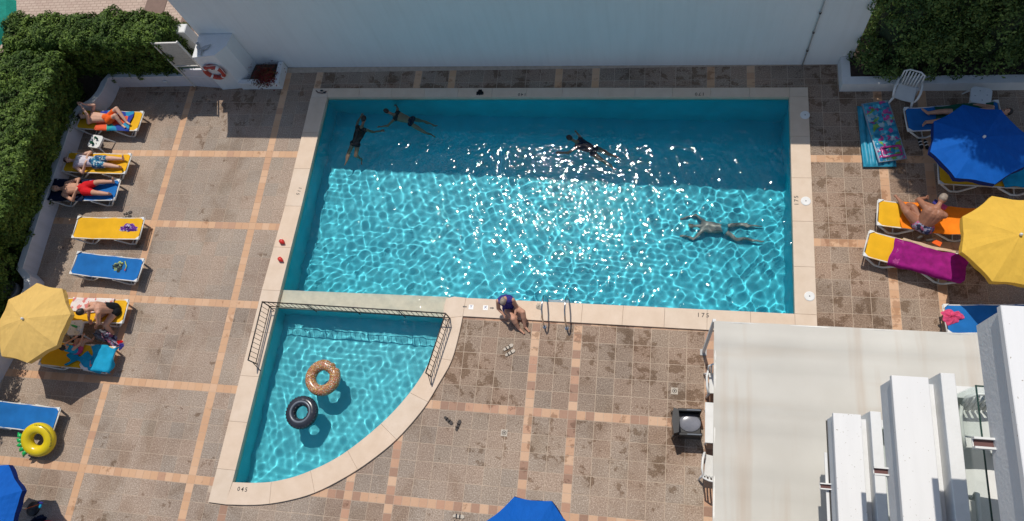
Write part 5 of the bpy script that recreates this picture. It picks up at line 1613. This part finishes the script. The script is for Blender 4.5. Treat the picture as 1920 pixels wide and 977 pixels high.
# boy in orange shorts, knees bent over, phone held up
J = lie(.10)
J.update(el=[(-.42, .30, .30), (-.50, -.05, .34)], wr=[(-.60, .22, .46), (-.64, .14, .50)],
         kn=[(.36, .20, .30), (.38, -.02, .28)], an=[(.62, -.10, .05), (.50, -.20, .04)], toe=[(.74, -.16, .06), (.62, -.27, .06)],
         hd=[(-.6, .1, .7), (-.6, .3, .7)], palm=[(0, -1, 0), (0, 1, 0)])
person('boy in orange shorts lying with bent knees, holding up a phone', J, (-13.10, 7.50, LZ + .02), R(-1.5), .94, 'skinpale', 'hair', [('shorts', 'orangecloth', .7)], face=(.3, .25, 1))
b = MB(); b.box((-.05, -.008, -.035), (.05, .008, .035)); o = b.build('phone', M['white']); o.location = (-13.76, 7.70, .89); o.rotation_euler = (R(60), 0, R(20)); tag(o, 'white phone held up by the boy in orange shorts', 'phone')
# man in white vest
J = lie(.10, spread=.11)
J.update(el=[(-.30, .33, .05), (-.32, -.33, .05)], wr=[(-.20, .12, .22), (-.18, -.10, .22)], hd=[(.2, -1, 0), (.2, 1, 0)], palm=[(0, 0, -1), (0, 0, -1)])
person('man in white vest and blue patterned shorts lying on his back', J, (-13.06, 6.06, LZ + .02), R(-1), .92, 'skinpale', 'hairred', [('vest', 'vest'), ('shorts', 'shortsblue', .85)], fat=1.08, face=(.2, .1, 1))
# man in red shorts
J = lie(.10, spread=.17)
J.update(el=[(-.28, .32, .06), (-.30, -.34, .06)], wr=[(-.14, .12, .22), (-.12, -.12, .22)], hd=[(.2, -1, 0), (.2, 1, 0)], palm=[(0, 0, -1), (0, 0, -1)])
person('bare chested man in red shorts lying on a navy towel', J, (-13.12, 5.21, LZ + .03), R(3), 1.0, 'skin', 'hairgrey', [('shorts', 'redcloth', .72)], fat=1.05, face=(.2, -.05, 1))
# person under the blue umbrella, only the legs show
J = lie(.10, spread=.12)
J.update(el=[(-.35, .30, .02), (-.35, -.30, .02)], wr=[(-.1, .34, .0), (-.1, -.34, .0)], an=[(.86, .10, .06), (.78, -.14, .07)], toe=[(.95, .2, .12), (.90, -.22, .12)])
person('person lying on a blue lounger, mostly hidden by the blue umbrella', J, (9.72, 7.52, LZ + .02), R(184), .96, 'skin', 'hair', [('shorts', 'greencloth', .6)])
# woman leaning forward on the left lounger: sits sideways, facing -y
J = dict(pelvis=(0, .12, .10), chest=(-.05, -.03, .47), neck=(-.09, -.18, .63), head=(-.12, -.29, .68),
         sh=[(-.25, -.10, .53), (.11, -.12, .54)], hip=[(-.10, .08, .09), (.10, .08, .09)],
         el=[(-.36, -.30, .32), (.14, -.36, .30)], wr=[(-.30, -.52, .14), (-.04, -.54, .08)],
         kn=[(-.16, -.34, .12), (.18, -.32, .12)], an=[(-.12, -.44, -.26), (.22, -.44, -.26)], toe=[(-.13, -.58, -.30), (.24, -.58, -.30)],
         hd=[(.2, -.4, -.8), (-.2, -.4, -.8)], palm=[(1, 0, 0), (-1, 0, 0)])
person('woman in a dark swimsuit sitting and leaning far forward', J, (-11.12, 1.70, LZ + .01), R(-35), .98, 'skin', 'hair', [('low_swimsuit', 'darkcloth')], face=(-.1, -.6, -.8), fat=1.1)
# child in turquoise top beside her, sitting on the lower lounger
J = dict(pelvis=(0, 0, .08), chest=(.02, .0, .30), neck=(.02, 0, .42), head=(.02, -.01, .48),
         sh=[(-.12, .02, .36), (.16, -.02, .36)], hip=[(-.07, .02, .07), (.08, .0, .07)],
         el=[(-.16, .16, .24), (.20, .14, .24)], wr=[(-.05, .28, .22), (.20, .32, .22)],
         kn=[(-.04, .27, .09), (.16, .26, .09)], an=[(-.02, .36, -.16), (.18, .34, -.16)], toe=[(-.02, .46, -.20), (.18, .44, -.20)])
person('black haired child in a turquoise top sitting on the lower yellow lounger', J, (-11.82, .62, LZ + .01), 0, .78, 'skin', 'hair', [('vest', 'turq'), ('shorts', 'pinkcloth', .5)], face=(0, 1, 0))
# woman sitting on the lower coping in a blue swimsuit
J = dict(pelvis=(0, 0, .10), chest=(-.04, .05, .46), neck=(-.05, -.01, .62), head=(-.05, -.06, .68),
         sh=[(-.21, -.02, .54), (.13, .02, .54)], hip=[(-.08, -.06, .09), (.10, -.03, .09)],
         el=[(-.24, -.13, .30), (.20, -.08, .30)], wr=[(-.10, -.28, .26), (.17, -.26, .27)],
         kn=[(.14, -.36, .26), (.36, -.20, .32)], an=[(.26, -.54, .03), (.40, -.48, .03)], toe=[(.38, -.63, .0), (.50, -.58, .0)],
         hd=[(.6, -.5, -.3), (.2, -.8, -.4)], palm=[(0, 0, -1), (0, 0, -1)])
person('woman in a blue swimsuit sitting on the lower coping', J, (-.66, 2.46, CT - .02), 0, .86, 'skin', 'hairgrey', [('swimsuit', 'blueswim')], fat=1.18, face=(.2, -1, -.35), hair_len=.05)
# man with orange towel: sits facing the pool, bent over forward
J = dict(pelvis=(0, 0, .10), chest=(.10, .16, .40), neck=(.22, .33, .48), head=(.27, .42, .49),
         sh=[(-.04, .30, .44), (.34, .12, .40)], hip=[(-.09, .05, .09), (.08, -.05, .09)],
         el=[(-.10, .54, .30), (.20, .42, .20)], wr=[(.10, .66, .16), (.02, .60, .10)],
         kn=[(-.34, .26, .22), (-.20, .42, .16)], an=[(-.42, .62, .06), (-.26, .66, -.20)], toe=[(-.50, .74, .06), (-.34, .80, -.24)],
         hd=[(.3, .3, -.5), (-.3, .3, -.5)], palm=[(1, 0, 0), (-1, 0, 0)])
person('tanned grey haired man bending over on the orange towel', J, (8.56, 4.68, LZ + .03), 0, 1.0, 'skintan', 'hairgrey', [('briefs', 'bagprint')], fat=1.28, face=(.3, .6, -.7))
# swimmers
def swim(kick=0):
    return dict(pelvis=(0, 0, -.05), chest=(-.42, 0, -.03), neck=(-.62, 0, .0), head=(-.72, 0, .06),
         sh=[(-.54, -.17, -.02), (-.54, .17, -.02)], hip=[(.04, -.08, -.06), (.04, .08, -.06)],
         el=[(-.72, -.32, -.10), (-.70, .32, -.12)], wr=[(-.92, -.24, -.16), (-.50, .50, -.2)],
         kn=[(.42, -.12, -.12), (.40, .16, -.18)], an=[(.80, -.10, -.06), (.60, .42, -.16)], toe=[(.96, -.12, -.04), (.72, .52, -.14)])
def tread(b=0):
    J = swim()
    J.update(pelvis=(-.06, 0, -.28), chest=(-.38, 0, -.12), neck=(-.56, 0, -.03), head=(-.66, 0, .05), sh=[(-.48, -.17, -.10), (-.48, .17, -.10)],
             hip=[(-.02, -.08, -.32), (-.02, .08, -.32)], kn=[(.26, -.13, -.56), (.10, .18, -.66)], an=[(.46, -.08, -.92 + b), (.40, .24, -.95)], toe=[(.58, -.10, -1.02 + b), (.52, .28, -1.04)],
             el=[(-.64, -.30, -.30), (-.56, .30, -.34)], wr=[(-.86, -.34, -.36), (-.70, .42, -.46)])
    return J
person('swimmer in a black top heading left near the top coping', tread(), (-4.07, 7.83, WZ - .02), R(-12), .74, 'skintan', 'hair', [('top', 'darkcloth'), ('briefs', 'navy')], face=(-1, 0, -.3), rec=True, curl=.2)
J = tread(.3); J['kn'][1] = (.24, .12, -.55); J['an'][1] = (.20, .16, -.95); J['toe'][1] = (.30, .2, -1.02)
person('swimmer in a dark swimsuit with bent legs near the left coping', J, (-5.64, 7.08, WZ - .02), R(-112), .80, 'skintan', 'hair', [('swimsuit', 'darkcloth')], face=(-1, 0, -.3), rec=True, curl=.2, hair_len=.04)
person('swimmer seen as a dark head and shoulders in the middle of the pool', tread(), (1.08, 6.98, WZ - .12), R(-18), .80, 'skintan', 'hair', [('swimsuit', 'navy')], face=(-1, 0, -.1), rec=True, curl=.2)
J = swim(); J['an'] = [(.86, -.20, -.12), (.80, .20, -.15)]; J['toe'] = [(1.0, -.2, -.12), (.95, .22, -.15)]; J['head'] = (-.74, 0, -.02)
J['kn'] = [(.42, -.22, -.12), (.40, .18, -.14)]; J['wr'] = [(-.96, -.24, -.16), (-.98, .24, -.14)]
person('swimmer gliding under the water in the right part of the pool', J, (4.42, 5.15, WZ - 1.40), R(-4), .74, 'skindulled', 'hairgrey', [('briefs', 'turqdim')], face=(-1, 0, -.6), rec=True, curl=.2)
for o in receivers: o.cycles.is_caustics_receiver = True

# bottom left corner clutter below the blue umbrella
bt = thing('beach_bag', 'dark and red beach bag below the blue umbrella in the bottom left corner', 'bag', (-11.35, -3.62, 0))
b = MB(); b.sphere((0, 0, .16), (.24, .16, .17), 14, 10); b.build('bag_body', M['redcloth'], bt, True)
b = MB(); b.tube([(-.2, 0, .22), (-.1, .03, .40), (.1, .03, .40), (.2, 0, .22)], .012, 6); b.build('handle', M['iron'], bt, True)
heap('grey_towel', 'grey towel bundle beside the red beach bag in the bottom left corner', 'navy', -11.75, -3.55, 0, .20, .18, .2, 11)
wf = thing('toy_windmill', 'small toy fan of blue and orange tips beside the blue corner umbrella', 'toy', (-11.15, -3.12, .9))
b = MB(); b.tube([(-.3, -.12, 0), (.1, .03, .06)], .008, 6); b.build('stick', M['orangecloth'], wf)
b = MB(); b.sphere((.13, .06, .07), (.07, .03, .03)); b.build('blade', M['blueswim'], wf, True)
b = MB(); b.sphere((.14, -.01, .06), (.03, .05, .03)); b.build('blade', M['turq'], wf, True)
